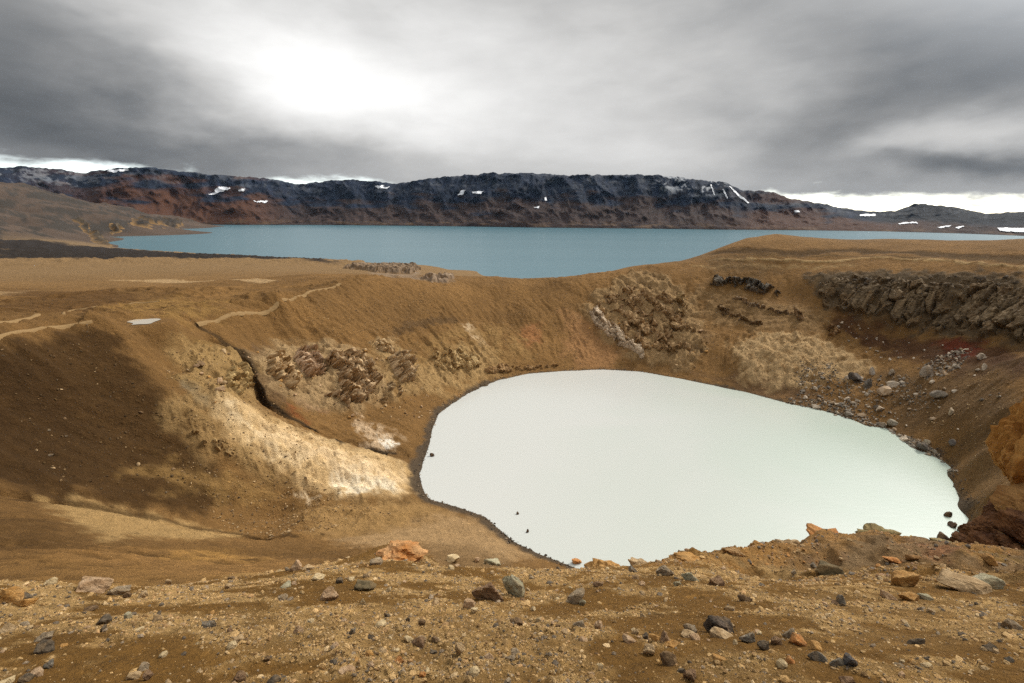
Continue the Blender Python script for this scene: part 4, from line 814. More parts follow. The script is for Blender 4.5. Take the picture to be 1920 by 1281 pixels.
# u, v of the foot, width, height (photo px), palette, label, optional (depth, rot, kind)
B = [
(19,1132,42,25,OCHRE,'long ochre boulder cut off by the left edge of the photo',1.,.1),
(51,1138,35,17,OCHRE,'low ochre boulder leaning against the larger ochre one at left',.8,-.2),
(47,1126,22,13,DGREY,'small charcoal rock wedged behind the two ochre boulders',.8,.3),
(178,1111,60,27,PINK,'broad pinkish tan pyramid boulder on the far left lip',.8,.15),
(226,1116,36,17,GREY,'flat topped grey rock just right of the pink pyramid boulder',.7,.1),
(239,1121,13,11,BROWN,'dark brown chunk at the foot of the flat topped grey rock',1.,.4),
(316,1095,10,10,TAN,'single pale knob standing alone on the left slope lip',1.,0),
(240,1160,16,12,GREEN,'yellowish green stone alone on the dim left slope',1.,.7),
(196,1173,24,14,DGREY,'black wedge shaped rock on the left slope, with a smaller black stone below it',.8,.2),
(195,1183,11,9,DGREY,'small black stone directly below the black wedge shaped rock',1.,.5),
(84,1203,36,16,GREY,'tilted grey slab half buried in the dim left slope',.8,-.3),
(86,1225,30,18,DGREY,'charcoal block below the tilted grey slab at far left',.9,.4),
(94,1254,15,12,BLUE,'bluish grey stone near the bottom left corner',1.,.2),
(50,1279,26,12,DGREY,'dark rock cut by the bottom edge at far left',1.,.2),
(271,1258,18,15,GREY,'grey pointed rock topping a pile near the bottom edge at left',.9,.3),
(252,1274,24,14,TAN,'tan lump at the base of the grey pointed rock pile',1.,.1),
(278,1276,16,14,REDB,'reddish brown lump right beside the pile under the grey point',1.,.6),
(393,1178,22,13,BLUE,'flat blue grey stone lying alone among pale gravel at left',.8,-.3),
(450,1280,22,14,REDB,'purplish rock cut by the bottom edge left of centre',1.,.2),
(15,1184,24,14,TAN,'dusty tan grey rock near the left edge of the slope',1.,.3),
(170,1146,24,8,BROWN,'thin dark brown slab lying flat on the left slope',.8,.1),
(268,1121,17,10,TAN,'rounded buff stone right of the flat topped grey rock',1.,.1),
(429,1104,12,10,TAN,'little tan wedge on the slope left of the upright pale rock',1.,.4),
(556,1070,22,20,PINK,'upright pale pinkish rock on the slope lip left of centre',.8,.3),
(577,1069,20,11,TAN,'jagged tan rock right next to the upright pale rock',1.,.1),
(540,1071,9,8,GREY,'small grey stone at the left foot of the upright pale rock',1.,.1),
(598,1087,23,8,CREAM,'low cream coloured triangular stone below the slope lip',.8,.1),
(617,1127,31,24,PINK,'solitary grey pink boulder with a shaded base left of centre',.85,.2),
(685,1108,38,18,DOLIVE,'dark olive hump shaped boulder perched on small rubble',.9,.1),
(637,1094,13,9,DGREY,'small dark grey stone above the grey pink boulder',1.,.3),
(660,1090,12,6,CREAM,'small cream stone upslope of the dark olive boulder',1.,.3),
(534,1103,23,8,GREEN,'flat pale greenish slab left of the grey pink boulder',.8,.1),
(680,1134,10,11,CREAM,'pale yellow stone just below the dark olive boulder',1.,.5),
(729,1110,9,9,CREAM,'pale upright pebble right of the dark olive boulder',1.,.5),
(913,1126,52,33,REDB,'largest purplish brown boulder in the centre foreground',.85,.2),
(962,1119,42,37,GREEN,'tall greenish grey boulder leaning over the purplish brown one',.8,-.2),
(879,1141,22,17,PINK,'rosy stone at the lower left foot of the purplish boulder',1.,.2),
(890,1150,13,8,CREAM,'cream stone beneath the rosy stone in the centre',1.,.2),
(922,1059,31,18,GREEN,'pale greenish boulder on the lip above the lake shore',.9,.1),
(706,1059,25,14,GREY,'rugged grey rock in front of the orange mound',.9,.3),
(850,1056,24,12,CREAM,'whitish rounded rock on the lip right of the orange mound',.9,.1),
(895,1055,10,10,PINK,'little pink knob between the two pale lip boulders',1.,.1),
(767,1206,18,12,CREAM,'cream stone at the left end of a three stone cluster in gravel',1.,.1),
(791,1206,18,12,TAN,'tan stone at the upper right of the three stone gravel cluster',1.,.4),
(784,1216,24,14,REDB,'pinkish brown stone in front of the three stone gravel cluster',1.,.1),
(862,1227,16,18,TAN,'egg shaped tan stone standing in the centre gravel',.9,.0),
(747,1243,14,10,ORANGE,'bright orange stone in the pale gravel left of centre',1.,.3),
(792,1272,14,8,ORANGE,'rusty orange stone near the bottom edge, left of centre',1.,.3),
(560,1187,16,11,PINK,'grey pink lump at the left edge of the pale gravel',1.,.3),
(501,1241,12,8,BROWN,'brown stone alone on the dark sand at lower left',1.,.3),
(765,1166,9,8,DGREY,'round black pebble on the brown sand left of centre',1.,.3),
(812,1227,15,6,DGREY,'thin flat black stone in the gravel left of the egg shaped stone',.8,.0),
(515,1281,26,12,DGREY,'dark grey rock cut by the bottom edge left of the gravel',1.,.2),
(662,1190,13,12,BLUE,'blue grey stone in the middle of the pale gravel field',1.,.2),
(727,1158,11,9,DGREY,'dark stone at the upper edge of the pale gravel field',1.,.2),
(1081,1062,18,13,ORANGE,'round orange rock on the lip where the lake shore disappears',.9,.0),
(1246,1079,31,20,GREY,'squarish grey block on the lip below the milky lake',.9,.1),
(1185,1073,16,11,BLUE,'small bluish block left of the squarish grey block',1.,.3),
(1190,1086,16,7,BROWN,'low brown stone below the small bluish block',1.,.3),
(1297,1089,38,14,GREEN,'long pale greenish slab right of the squarish grey block',.7,-.1),
(1342,1099,28,17,REDB,'dark wedge rock with a pale top right of the long slab',.8,.3),
(1121,1100,19,9,REDB,'flat purplish slab on the slope below the round orange rock',.8,.1),
(1270,1099,14,11,GREEN,'pale speckled stone below the left end of the long slab',1.,.1),
(1080,1133,32,27,GREY,'rough grey tan boulder alone in the centre right foreground',.9,.3),
(1092,1136,12,12,GREEN,'small greenish wedge resting on the rough grey tan boulder',.8,.5),
(1396,1127,24,11,BROWN,'low brown wedge stone upslope of the big dark boulder',.8,.2),
(1348,1188,54,34,((.055,.048,.042),(.13,.10,.08)),'biggest charcoal boulder of the foreground with a cracked face',.85,-.3),
(1352,1198,40,10,TAN,'dusty tan ledge under the biggest charcoal boulder',.8,-.1),
(1399,1205,28,20,BLUE,'blue grey boulder just right of the biggest charcoal boulder',.9,.4),
(1379,1209,9,9,CREAM,'round cream pebble between the charcoal and blue grey boulders',1.,.1),
(1430,1219,20,15,DGREY,'dark grey boulder downslope right of the blue grey boulder',.9,.2),
(1294,1187,25,18,GREY,'speckled grey boulder left of the biggest charcoal boulder',.9,.2),
(1290,1197,26,9,TAN,'tan rubble stone under the speckled grey boulder',.9,.2),
(1250,1202,23,17,REDB,'round reddish brown boulder set among ochre plates',1.,.2),
(1230,1203,26,10,OCHRE,'slanting ochre plate left of the round reddish brown boulder',.7,-.4),
(1259,1214,30,10,OCHRE,'broken ochre plate below the round reddish brown boulder',.7,.2),
(1179,1207,26,13,PINK,'flat pinkish stone on dark sand right of centre',.8,-.3),
(1216,1229,22,17,TAN,'rounded buff cobble below the flat pinkish stone',.95,.2),
(1210,1198,12,10,DGREY,'small black cobble left of the round reddish boulder',1.,.2),
(1085,1175,22,13,GREY,'grey lump at the upper rim of the central gravel',.9,.1),
(1121,1182,17,14,PINK,'pink tan stone beside the strip of dark sand',1.,.2),
(1010,1166,14,8,CREAM,'clean cream oval pebble on bare brown sand',.8,.1),
(967,1229,18,12,GREY,'grey stone in the gravel under the tall greenish boulder',1.,.1),
(1255,1250,36,20,BROWN,'dark earthy rock mass at the bottom right of centre',.8,.1),
(1292,1277,22,18,REDB,'round brown rock at the bottom edge below the dark rock mass',1.,.1),
(1277,1262,14,10,DGREY,'dark grey stone between the two brown bottom rocks',1.,.1),
(1350,1241,31,9,OCHRE,'low ochre slab below the biggest charcoal boulder',.7,.1),
(1694,1100,41,28,OCHRE,'chunky ochre block standing alone on the right spur',.9,.2),
(1805,1110,76,22,TAN,'broad tan slab at the right, the widest of the slope',.7,.05),
(1846,1101,46,24,GREEN,'grey green boulder behind the broad tan slab',.9,.2),
(1576,1134,16,17,BLUE,'slender blue grey stone on the right slope',.9,.3),
(1581,1137,9,6,DGREY,'tiny black stone under the slender blue grey stone',1.,.3),
(1896,1180,30,19,GREY,'big grey boulder near the right edge',.9,.2),
(1715,1208,24,15,DGREY,'lone charcoal boulder on the lower right slope',.9,.3),
(1891,1242,14,10,BLUE,'small blue grey stone near the lower right corner',1.,.1),
(1664,1124,27,14,PINK,'pinkish mound like stone, first of three below the ochre block',.8,.1),
(1702,1127,29,14,OCHRE,'yellow ochre stone, middle one of three below the ochre block',.8,.1),
(1732,1124,28,13,GREEN,'pale grey green stone, last of three below the ochre block',.8,-.2),
(1480,1197,26,19,GREY,'streaked grey boulder touching an orange cobble',.8,-.4),
(1495,1211,27,17,ORANGE,'orange cobble in front of the streaked grey boulder',.9,-.3),
(1531,1219,26,10,OCHRE,'ochre shard right of the orange cobble',.8,-.4),
(1455,1209,19,14,REDB,'brown grey stone left of the streaked grey boulder',.9,.3),
(1533,1240,32,15,BLUE,'slate blue slab below the ochre shard',.8,-.3),
(1567,1250,24,16,BLUE,'left half of a split slate boulder at lower right',.9,.3),
(1593,1250,26,22,((.07,.075,.09),(.14,.145,.16)),'right taller half of the split slate boulder',.9,-.5),
(1482,1245,18,12,ORANGE,'orange tan cobble in gravel left of the slate blue slab',1.,.1),
(1588,1282,26,13,REDB,'purplish rock cut by the bottom edge at right',1.,.1),
(1555,1078,50,24,DOLIVE,'lumpy dark olive rock on the right spur',.9,.2),
(1850,1060,28,16,((.20,.10,.03),(.32,.18,.06)),'rusty dark ochre rock high on the right spur',.9,.2),
(1672,1056,30,11,ORANGE,'flat orange rock on the spur above the chunky ochre block',.8,.1),
(1711,1053,24,8,((.16,.085,.03),(.26,.14,.05)),'dark rusty slab beside the flat orange rock',.8,.1),
(1525,1065,11,9,BLUE,'small grey stone on pale soil left of the lumpy olive rock',1.,.1),
(1490,1077,12,7,GREY,'little grey stone on grey soil at the spur foot',1.,.1),
]
SHAPE = {}
for k, e in enumerate(B):
    u, v, wp, hp, pal, lab, dep, rot = e
    big = wp > 26
    nm = 'boulder' if wp >= 20 else 'stone'
    o = rockmesh(nm, 900+k*7+(3 if wp > 50 else 0), pal[0], pal[1], 4 if big else 3, 10+k % 6, .07, .028 if big else .02)
    place_rock(o, u, v, wp*1.08, hp*1.12, dep, rot, .2, (((k*37) % 10-5)*.03, ((k*53) % 10-5)*.03))
    tag(o, lab, nm)
# ochre lumps on the near rim against the milky lake
for k, (u, v, wp, hp, pal, lab, r) in enumerate([
 (1128,1064,66,21,OCHRE,'lumpy ochre rock mound on the near rim right of the round orange rock',13.2),
 (1200,1060,40,10,TAN,'low tan crag on the near rim directly above the bluish block',14),
 (1290,1057,62,10,OCHRE,'long flat ochre crag on the near rim above the squarish grey block',14.2),
 (1372,1060,40,16,((.30,.17,.07),(.40,.27,.14)),'brown ochre crag on the near rim where it begins to rise',16.5),
 (1425,1054,44,20,OCHRE,'peaked ochre crag on the rising near rim',18.5),
 (1480,1048,50,18,TAN,'buff crag on the near rim left of the orange ledge',21),
 (1545,1037,70,22,ORANGE,'orange ledge crag on the near rim spur',24.5),
 (1640,1027,62,25,OLIVE,'yellow olive crag crowning the near rim spur',29),
 (1690,1022,40,14,((.28,.15,.06),(.36,.24,.11)),'rusty crag right of the yellow olive crown',30),
 (1728,1018,50,15,((.34,.22,.045),(.42,.30,.10)),'mustard yellow crag on the right part of the near rim',31.5),
 (1770,1018,40,11,OLIVE,'low olive crag at the right end of the near rim',33)]):
    o = rockmesh('rock_crag', 3000+k*11, pal[0], pal[1], 4, 16, .16, .07)
    place_rock(o, u, v, wp*1.15, hp*1.15, .8, .2*((k % 3)-1), .36, r=r); tag(o, lab, 'crag')
o = rockmesh('rock_mound', 3333, (.46,.20,.06), (.56,.33,.16), 4, 18, .16, .09)
place_rock(o, 748, 1046, 108, 36, .9, .1, .25, r=13.6); tag(o, 'bright orange rubble mound on the lip left of the lake', 'mound')

# stones standing in the milky lake
for k, (u, v, wp, hp, lab) in enumerate([(971,964,6,4,'upper of two tiny dark stones standing in the milky lake'),(989,998,6,5,'lower of two tiny dark stones standing in the milky lake'),(810,855,9,5,'dark stone in the lake shallows by the left shore'),
 (1777,967,14,7,'topmost dark stone in the lake near its right shore'),(1784,987,15,7,'second dark stone in the lake near its right shore'),(1800,995,11,6,'dark stone touching the right shore of the milky lake'),(1770,1011,28,9,'wide brown stone at the lake edge above the near rim'),
 (820,777,5,3,'smallest dark stone by the upper left lake shore'),(1325,700,6,4,'dark stone just off the far lake shore')]):
    o = rockmesh('lake_stone', 4000+k, (.035,.022,.016), (.10,.065,.045), 3, 10)
    x, y, z = at_z(u, v, 0.); s = (np.array([x, y, -H])@FW)/FPX
    o.scale = (wp*s, wp*s*.9, hp*s*2.); o.location = (x, y, hp*s*.25); o.rotation_euler = (0, 0, k*1.3); tag(o, lab, 'stone')

# ------------------------------------------------------------------ crags and cliffs of the crater wall
SOIL = (.22, .13, .055)
outcrop('basalt_cliff', 'long dark grey basalt cliff of jointed blocks under the right rim', 'cliff', [(1535,545),(1560,525),(1620,518),(1700,520),(1800,525),(1880,528),(1960,535),(2010,590),(2000,655),(1930,645),(1860,637),(1790,630),(1720,618),(1650,600),(1590,592),(1545,580)], 2.6, 3.6, (.075,.055,.034), (.185,.138,.085), sp=.25, edge=2.0, el=2.6, crack=.9, seed=100, tip=.8, cover=(.14,.095,.052), base=.3, patch=.25, wob=2.0)
outcrop('rock_band', 'short dark grey band of knobbly rock left of the long basalt cliff', 'outcrop', [(1328,532),(1338,518),(1375,521),(1400,522),(1440,530),(1467,548),(1462,560),(1430,553),(1390,543),(1345,538)], 3.2, 2.6, (.075,.068,.062), (.20,.18,.155), sp=.25, edge=1.5, crack=.6, seed=140, tip=.9, wob=.5)
outcrop('rock_crag', 'large brown shattered crag in the far crater wall right of the saddle', 'crag', [(1112,575),(1125,557),(1140,542),(1180,537),(1230,547),(1265,557),(1292,585),(1282,600),(1317,640),(1292,665),(1280,688),(1257,675),(1202,660),(1165,630),(1140,600)], 2.0, 2.6, (.19,.12,.062), (.40,.28,.155), sp=.25, edge=2.5, el=2.6, crack=.6, seed=180, tip=.4, cover=(.21,.13,.06), wob=2.5, patch=.66, dirv=(.55,-1))
outcrop('rock_dyke', 'pale grey rib of rock slanting down the left side of the shattered crag', 'rib', [(1103,580),(1118,580),(1150,608),(1182,636),(1210,665),(1204,676),(1165,650),(1138,632),(1108,600)], 2.4, 1.6, (.40,.32,.24), (.58,.49,.39), sp=.2, edge=1.0, el=3, crack=.45, seed=220, tip=.4, wob=.4, patch=.15, dirv=(.55,-1))
outcrop('rock_tor', 'rounded tan knob on the right shoulder of the shattered crag', 'knob', [(1262,562),(1280,556),(1292,580),(1284,597),(1268,588)], 3.2, 2.2, (.20,.13,.06), (.34,.24,.12), sp=.25, edge=1.2, seed=230, wob=.3)
outcrop('rock_shelf', 'broken ledge right of the shattered crag, below the dark rock band', 'ledge', [(1338,574),(1355,570),(1380,585),(1402,600),(1436,607),(1432,614),(1390,608),(1360,592)], 2.2, 1.8, (.12,.08,.045), (.27,.19,.105), sp=.25, edge=1., seed=240, wob=.5)
outcrop('rock_shelf', 'thin row of broken rock between the dark band and the small brown knoll', 'ledge', [(1368,558),(1400,564),(1440,577),(1490,586),(1490,591),(1440,584),(1395,572)], 1.6, 1.3, (.10,.07,.045), (.40,.30,.20), sp=.25, edge=.8, seed=250, wob=.5)
outcrop('rock_tor', 'small brown knoll below the left end of the basalt cliff', 'knob', [(1488,585),(1500,580),(1512,592),(1506,606),(1497,607)], 2.4, 1.5, (.12,.075,.04), (.36,.26,.16), sp=.25, edge=.9, seed=255, wob=.3)
outcrop('rock_tor', 'reddish brown knoll on the dark red apron below the cliff', 'knob', [(1545,612),(1562,608),(1578,622),(1566,634),(1550,630)], 2.2, 1.6, (.12,.07,.035), (.32,.21,.11), sp=.25, edge=.9, seed=258, wob=.3)
outcrop('rock_crag', 'leftmost crumbly tan crag beside the dark stream gully', 'crag', [(492,680),(505,663),(530,665),(545,690),(562,722),(545,740),(520,716),(500,708)], 2.8, 1.5, (.34,.23,.115), (.58,.44,.27), sp=.2, edge=1.2, el=1.4, crack=.6, seed=300, tip=.7, wob=.5)
outcrop('rock_crag', 'fluted pinkish grey crag between the crumbly tan crag and the widest fluted one', 'crag', [(548,670),(556,654),(590,652),(604,675),(608,700),(580,714),(565,700)], 2.8, 1.2, (.26,.175,.115), (.56,.42,.30), sp=.2, edge=1.2, el=3., crack=.7, seed=320, tip=.7, wob=.5)
outcrop('rock_crag', 'widest fluted grey crag above the lake on the left wall', 'crag', [(607,664),(636,660),(660,665),(690,686),(714,715),(692,742),(676,757),(640,766),(600,740),(632,725),(628,700),(610,684)], 3.2, 1.3, (.24,.165,.10), (.56,.43,.28), sp=.2, edge=1.3, el=3.2, crack=.8, seed=340, tip=.7, wob=.6, cover=(.24,.145,.06))
outcrop('rock_crag', 'compact fluted crag with a pale cap left of the lake head', 'crag', [(722,672),(740,662),(765,664),(782,690),(776,718),(755,722),(740,705)], 3.2, 1.3, (.25,.175,.105), (.58,.45,.29), sp=.2, edge=1.2, el=2.8, crack=.7, seed=360, tip=.7, wob=.4)
outcrop('pale_outcrop', 'pale cream rock cap above the compact fluted crag', 'outcrop', [(688,640),(712,634),(732,645),(748,660),(735,666),(705,655)], 1.5, 1.2, (.40,.29,.16), (.58,.46,.30), sp=.2, edge=.9, seed=370, wob=.4)
outcrop('rock_crag', 'pale yellowish crag high above the left end of the lake', 'crag', [(803,668),(826,650),(860,657),(900,668),(905,686),(870,700),(840,700),(810,684)], 1.8, 1.6, (.30,.20,.09), (.52,.40,.22), sp=.25, edge=1.4, el=2.2, crack=.6, seed=380, tip=.6, wob=1.)
outcrop('rock_shelf', 'low tan ledge just above the far lake shore', 'ledge', [(900,690),(935,680),(990,684),(1050,680),(1052,690),(980,695),(915,704)], 1.2, 1.6, (.22,.135,.06), (.34,.22,.11), sp=.3, edge=1.2, seed=390, wob=.8)
outcrop('rock_shelf', 'tan ledge of rubble left of the stream gully below the rim', 'ledge', [(415,690),(440,676),(470,700),(478,735),(455,742),(430,730)], 1.5, 1.4, (.24,.165,.07), (.42,.31,.15), sp=.25, edge=1., el=1.6, seed=400, wob=.8)
outcrop('rock_tor', 'isolated round knob below the widest fluted crag', 'knob', [(708,744),(718,739),(727,748),(722,758),(711,757)], 1.7, 1.0, (.20,.14,.075), (.40,.29,.16), sp=.18, edge=.8, seed=410, wob=.2)
outcrop('rock_tor', 'small upright knob left of the compact fluted crag foot', 'knob', [(723,718),(733,714),(740,730),(735,742),(726,734)], 1.6, .9, (.17,.12,.07), (.40,.30,.18), sp=.18, edge=.7, el=2, seed=415, wob=.2)
outcrop('rock_tor', 'thin upright knob under the compact fluted crag', 'knob', [(745,725),(752,723),(756,738),(752,745),(746,740)], 1.3, .8, (.2,.14,.08), (.42,.32,.2), sp=.18, edge=.6, el=2, seed=418, wob=.2)
outcrop('rock_shelf', 'dark rubbly ledge in the upper left slope between ash and pale clay', 'ledge', [(315,790),(350,795),(400,815),(440,835),(470,862),(440,860),(390,838),(330,812)], .9, 1.2, (.12,.07,.025), (.36,.25,.12), sp=.25, edge=1.2, el=1.4, seed=425, wob=1.2)
o = rockmesh('rock_crag', 8101, (.27,.125,.028), (.42,.235,.075), 5, 30, .05, .05, dust=.2, fiss=.10)
place_rock(o, 1955, 878, 165, 215, .8, .35, .1, r=112); tag(o, 'tall ochre crag at the right edge above the lake', 'crag')
o = rockmesh('rock_crag', 8117, (.20,.10,.035), (.34,.20,.08), 4, 18, .13, .05, dust=.3)
place_rock(o, 1925, 905, 90, 60, .8, .1, .2, r=108); tag(o, 'lower ochre shoulder at the foot of the tall ochre crag', 'crag')
RUST = ((.060,.026,.012), (.15,.072,.032))
for k, (u, v, wp, hp, rr, lab) in enumerate([(1925,1008,80,36,100,'huge dark rusty boulder in the lower right pile'),(1840,1008,60,34,104,'rusty boulder in the pile just behind the lake stones'),(1870,975,55,34,108,'rusty boulder at the top of the pile beside the shore'),(1815,1025,46,24,101,'flat rusty boulder at the left foot of the pile'),(1860,1040,70,36,96,'broad rusty boulder low in the pile'),(1908,1055,80,38,92,'rusty boulder at the right foot of the pile'),(1890,950,50,30,110,'small rusty boulder under the ochre crag'),(1832,985,30,16,109,'little rusty boulder nearest the right lake shore'),(1885,1020,50,30,99,'cracked rusty boulder in the middle of the pile'),(1797,1032,26,12,101,'rusty stone at the tip of the pile in the water')]):
    o = rockmesh('rusty_boulder', 8200+k*9, RUST[0], RUST[1], 5, 20, .05, .05, dust=.15, fiss=.05); place_rock(o, u, v, wp*1.25, hp*1.4, .9, k*.9, .25, r=rr); tag(o, lab, 'boulder', 'dark rusty boulders piled at the lower right')
outcrop('rock_terrace', 'flat dark rock terrace jutting into the blue lake', 'terrace', [(640,503),(700,499),(780,497),(790,505),(775,515),(700,512)], 3., 7., (.085,.062,.045), (.26,.19,.13), sp=1.2, edge=5, seed=480, wob=2.5, tip=.2, base=.7)
outcrop('rock_spit', 'low ragged rock spit at the tip of the terrace', 'spit', [(780,519),(815,517),(852,519),(862,521),(840,531),(800,529)], 2.2, 5., (.13,.09,.065), (.34,.26,.19), sp=.9, edge=3.5, seed=490, wob=2., tip=.1)
outcrop('shore_cliff', 'dark rocky cliff edge of the nearest pale hill above the blue lake', 'cliff', [(135,412),(150,411),(172,430),(192,446),(206,462),(192,463),(172,450),(155,432)], 14., 34., (.028,.024,.020), (.085,.068,.05), sp=7., edge=16, seed=510, wob=14, tip=.5, patch=.2)
outcrop('shore_cliff', 'low dark cliff at the lake end of the middle pale hill', 'cliff', [(196,424),(212,417),(226,424),(240,430),(225,436),(205,440)], 16., 40., (.028,.024,.020), (.085,.068,.05), sp=9., edge=18, seed=520, wob=16, tip=.5, patch=.2)
outcrop('shore_cliff', 'long dark cliff under the farthest pale hill spit', 'cliff', [(245,420),(280,411),(310,412),(345,420),(310,424),(270,427)], 22., 50., (.022,.020,.020), (.065,.052,.042), sp=14., edge=30, seed=530, wob=24, tip=.5, patch=.2)
# ------------------------------------------------------------------ rockfall on the right talus
TALUS = [(1735,707,20,15,((.20,.17,.145),(.34,.30,.26)),'wedge shaped grey block with a pale top, highest large block of the rockfall'),(1624,728,16,14,((.07,.065,.06),(.15,.14,.13)),'dark pointed block beside the tilted slab in the rockfall'),(1602,718,23,13,((.07,.062,.06),(.14,.125,.12)),'dark tilted slab in the middle of the rockfall'),
 (1656,744,20,14,((.38,.29,.21),(.50,.41,.32)),'biggest pale tan block in the middle of the rockfall'),(1647,773,16,7,((.44,.37,.30),(.55,.49,.42)),'flat whitish block low in the rockfall'),(1759,749,26,13,((.13,.115,.10),(.24,.215,.19)),'cluster like grey block on the right side of the rockfall'),
 (1844,694,9,9,((.42,.38,.32),(.55,.50,.44)),'lone whitish block at the upper right of the rockfall'),(1783,779,10,10,((.40,.33,.25),(.50,.44,.35)),'lone pale block downslope of the grey cluster block'),(1784,839,12,10,((.08,.075,.075),(.16,.15,.15)),'lone dark block above the lower right lake shore'),
 (1669,801,20,9,((.19,.18,.15),(.30,.28,.24)),'greenish grey block at the water edge of the rockfall'),(1672,705,13,9,((.25,.22,.18),(.36,.32,.28)),'grey block with rubble left of the wedge shaped block'),(1635,703,11,11,((.28,.26,.24),(.42,.39,.36)),'upright light grey block above the dark pointed block'),
 (1671,727,20,7,((.30,.26,.215),(.42,.38,.33)),'long light block above the biggest pale tan block'),(1736,836,14,8,((.42,.38,.32),(.52,.48,.42)),'pale block on the shore rubble at the lower right'),(1729,847,20,9,((.08,.075,.07),(.16,.15,.145)),'dark block at the water below the pale shore block'),(1837,675,13,8,((.36,.33,.29),(.50,.46,.41)),'pair like pale block under the red soil at right')]
for k, (u, v, wp, hp, pal, lab) in enumerate(TALUS):
    o = rockmesh('rockfall_block', 5000+k*3, pal[0], pal[1], 3, 8, .04, .02); place_rock(o, u, v, wp*1.1, hp*1.25, .9, k*1.1, .2, ((k % 5-2)*.12, (k % 3-1)*.15), 60); tag(o, lab, 'block')
def protos(name, n, pals, sub, seed, planes=9, rough=.02):
    L = []
    for k in range(n):
        p = pals[k % len(pals)]; o = rockmesh(name, seed+k*5, p[0], p[1], sub, planes, .05, rough); L.append(o)
    return L
def scatter(name, label, cat, group, protoL, spots, sz):
    used = set()
    for k, (x, y) in enumerate(spots):
        i = int(RNG.integers(len(protoL))); pr = protoL[i]
        o = pr if i not in used else pr.copy()
        if i in used: COL.objects.link(o)
        used.add(i)
        s_ = sz(x, y); z = float(gz(np.array([x]), np.array([y]))[0])
        sx, sy, szz = s_*RNG.uniform(.75, 1.25), s_*RNG.uniform(.6, 1.0), s_*RNG.uniform(.45, .85)
        o.scale = (sx, sy, szz); o.location = (x, y, z+szz*.22); o.rotation_euler = (RNG.uniform(-.3, .3), RNG.uniform(-.3, .3), RNG.uniform(0, 6.3)); tag(o, label, cat, group)
    for i, pr in enumerate(protoL):
        if i not in used: bpy.data.objects.remove(pr)
def sample(poly, n, rmin=50):
    P = hits(poly, rmin) if len(poly[0]) == 2 else np.array([at_r(*q)[:2] for q in poly]); lo = P.min(0); hi = P.max(0); out = []
    while len(out) < n:
        q = RNG.uniform(lo, hi, (n*4, 2)); q = q[inside(q[:, 0], q[:, 1], P)]; out += [tuple(a) for a in q]
    return out[:n]
GP = [((.15,.135,.12),(.28,.255,.225)), ((.26,.235,.205),(.42,.38,.335)), ((.09,.083,.077),(.18,.165,.15)), ((.46,.40,.34),(.60,.54,.47)), ((.20,.15,.105),(.33,.26,.19))]
spots = sample([(1500,680),(1555,685),(1580,720),(1600,772),(1560,768),(1500,740)], 70)+sample([(1480,745),(1560,750),(1640,775),(1700,815),(1690,822),(1600,788),(1490,760)], 60)+sample([(1580,700),(1700,700),(1740,760),(1680,790),(1590,760)], 40)+sample([(1720,690),(1790,652),(1825,655),(1800,690),(1740,712)], 45)+sample([(1680,700),(1860,660),(1880,780),(1760,820),(1680,790)], 25)+sample([(1690,815),(1760,845),(1795,880),(1770,866),(1700,836)], 30)
scatter('rockfall_block', 'small angular grey block in the rockfall on the right talus below the cliff', 'block', 'small blocks of the rockfall below the basalt cliff', protos('rockfall_block', 12, GP, 2, 6000, 7), spots, lambda x, y: float(np.clip(RNG.lognormal(-.05, .45), .45, 2.2)))
spots = sample([(1545,600),(1640,618),(1780,640),(1850,660),(1760,690),(1620,660)], 45)
scatter('apron_rock', 'small light rock scattered over the dark red apron under the cliff', 'rock', 'light rocks on the dark red apron', protos('apron_rock', 6, GP[1::2], 2, 6300, 7), spots, lambda x, y: float(np.clip(RNG.lognormal(-.45, .4), .35, 1.3)))
spots = sample([(1520,540),(1560,522),(1700,516),(1900,520),(1960,530),(1900,545),(1700,538),(1560,555)], 70)
scatter('ledge_rock', 'dark rock sticking out of the soil along the top of the basalt cliff', 'rock', 'dark rocks along the cliff top', protos('ledge_rock', 8, [((.05,.042,.035),(.10,.085,.07)), ((.10,.085,.068),(.20,.17,.14))], 2, 6400, 8), spots, lambda x, y: float(np.clip(RNG.lognormal(.25, .4), .6, 2.6)))
spots = sample([(0,650),(160,620),(300,760),(420,900),(200,920),(0,880)], 45)+sample([(160,606),(185,606),(185,640),(150,650)], 5)
spots = sample([(1080,575),(1200,520),(1300,560),(1340,660),(1290,700),(1190,690),(1100,620)], 70)+sample([(480,660),(700,650),(800,690),(790,760),(640,790),(490,740)], 70)+sample([(320,660),(470,660),(500,750),(400,770)], 30)
scatter('crag_rock', 'tan rock lying loose around the crags of the crater wall', 'rock', 'loose tan rocks around the crater wall crags', protos('crag_rock', 8, [TAN, BROWN, OCHRE, PINK], 2, 6700, 9), spots, lambda x, y: float(np.clip(RNG.lognormal(-.25, .45), .35, 1.7)))
spots = sample([(0,650),(160,620),(300,760),(420,900),(200,920),(0,880)], 45)+sample([(160,606),(185,606),(185,640),(150,650)], 5)
scatter('slope_stone', 'small stone lying on the dark ash slope at the left', 'stone', 'stones on the dark left slope', protos('slope_stone', 6, [BROWN, TAN, DGREY], 2, 6500, 9), spots, lambda x, y: float(np.clip(RNG.lognormal(-1.2, .5), .18, .9)))
spots = sample([(560,760),(760,800),(800,780),(840,760),(800,740),(700,770)], 30)+sample([(800,760),(860,735),(880,738),(815,800)], 22)
scatter('shore_stone', 'small tan stone near the upper left lake shore', 'stone', 'stones near the upper left shore', protos('shore_stone', 6, [TAN, PINK, BROWN], 2, 6600, 9), spots, lambda x, y: float(np.clip(RNG.lognormal(-.75, .45), .25, 1.2)))
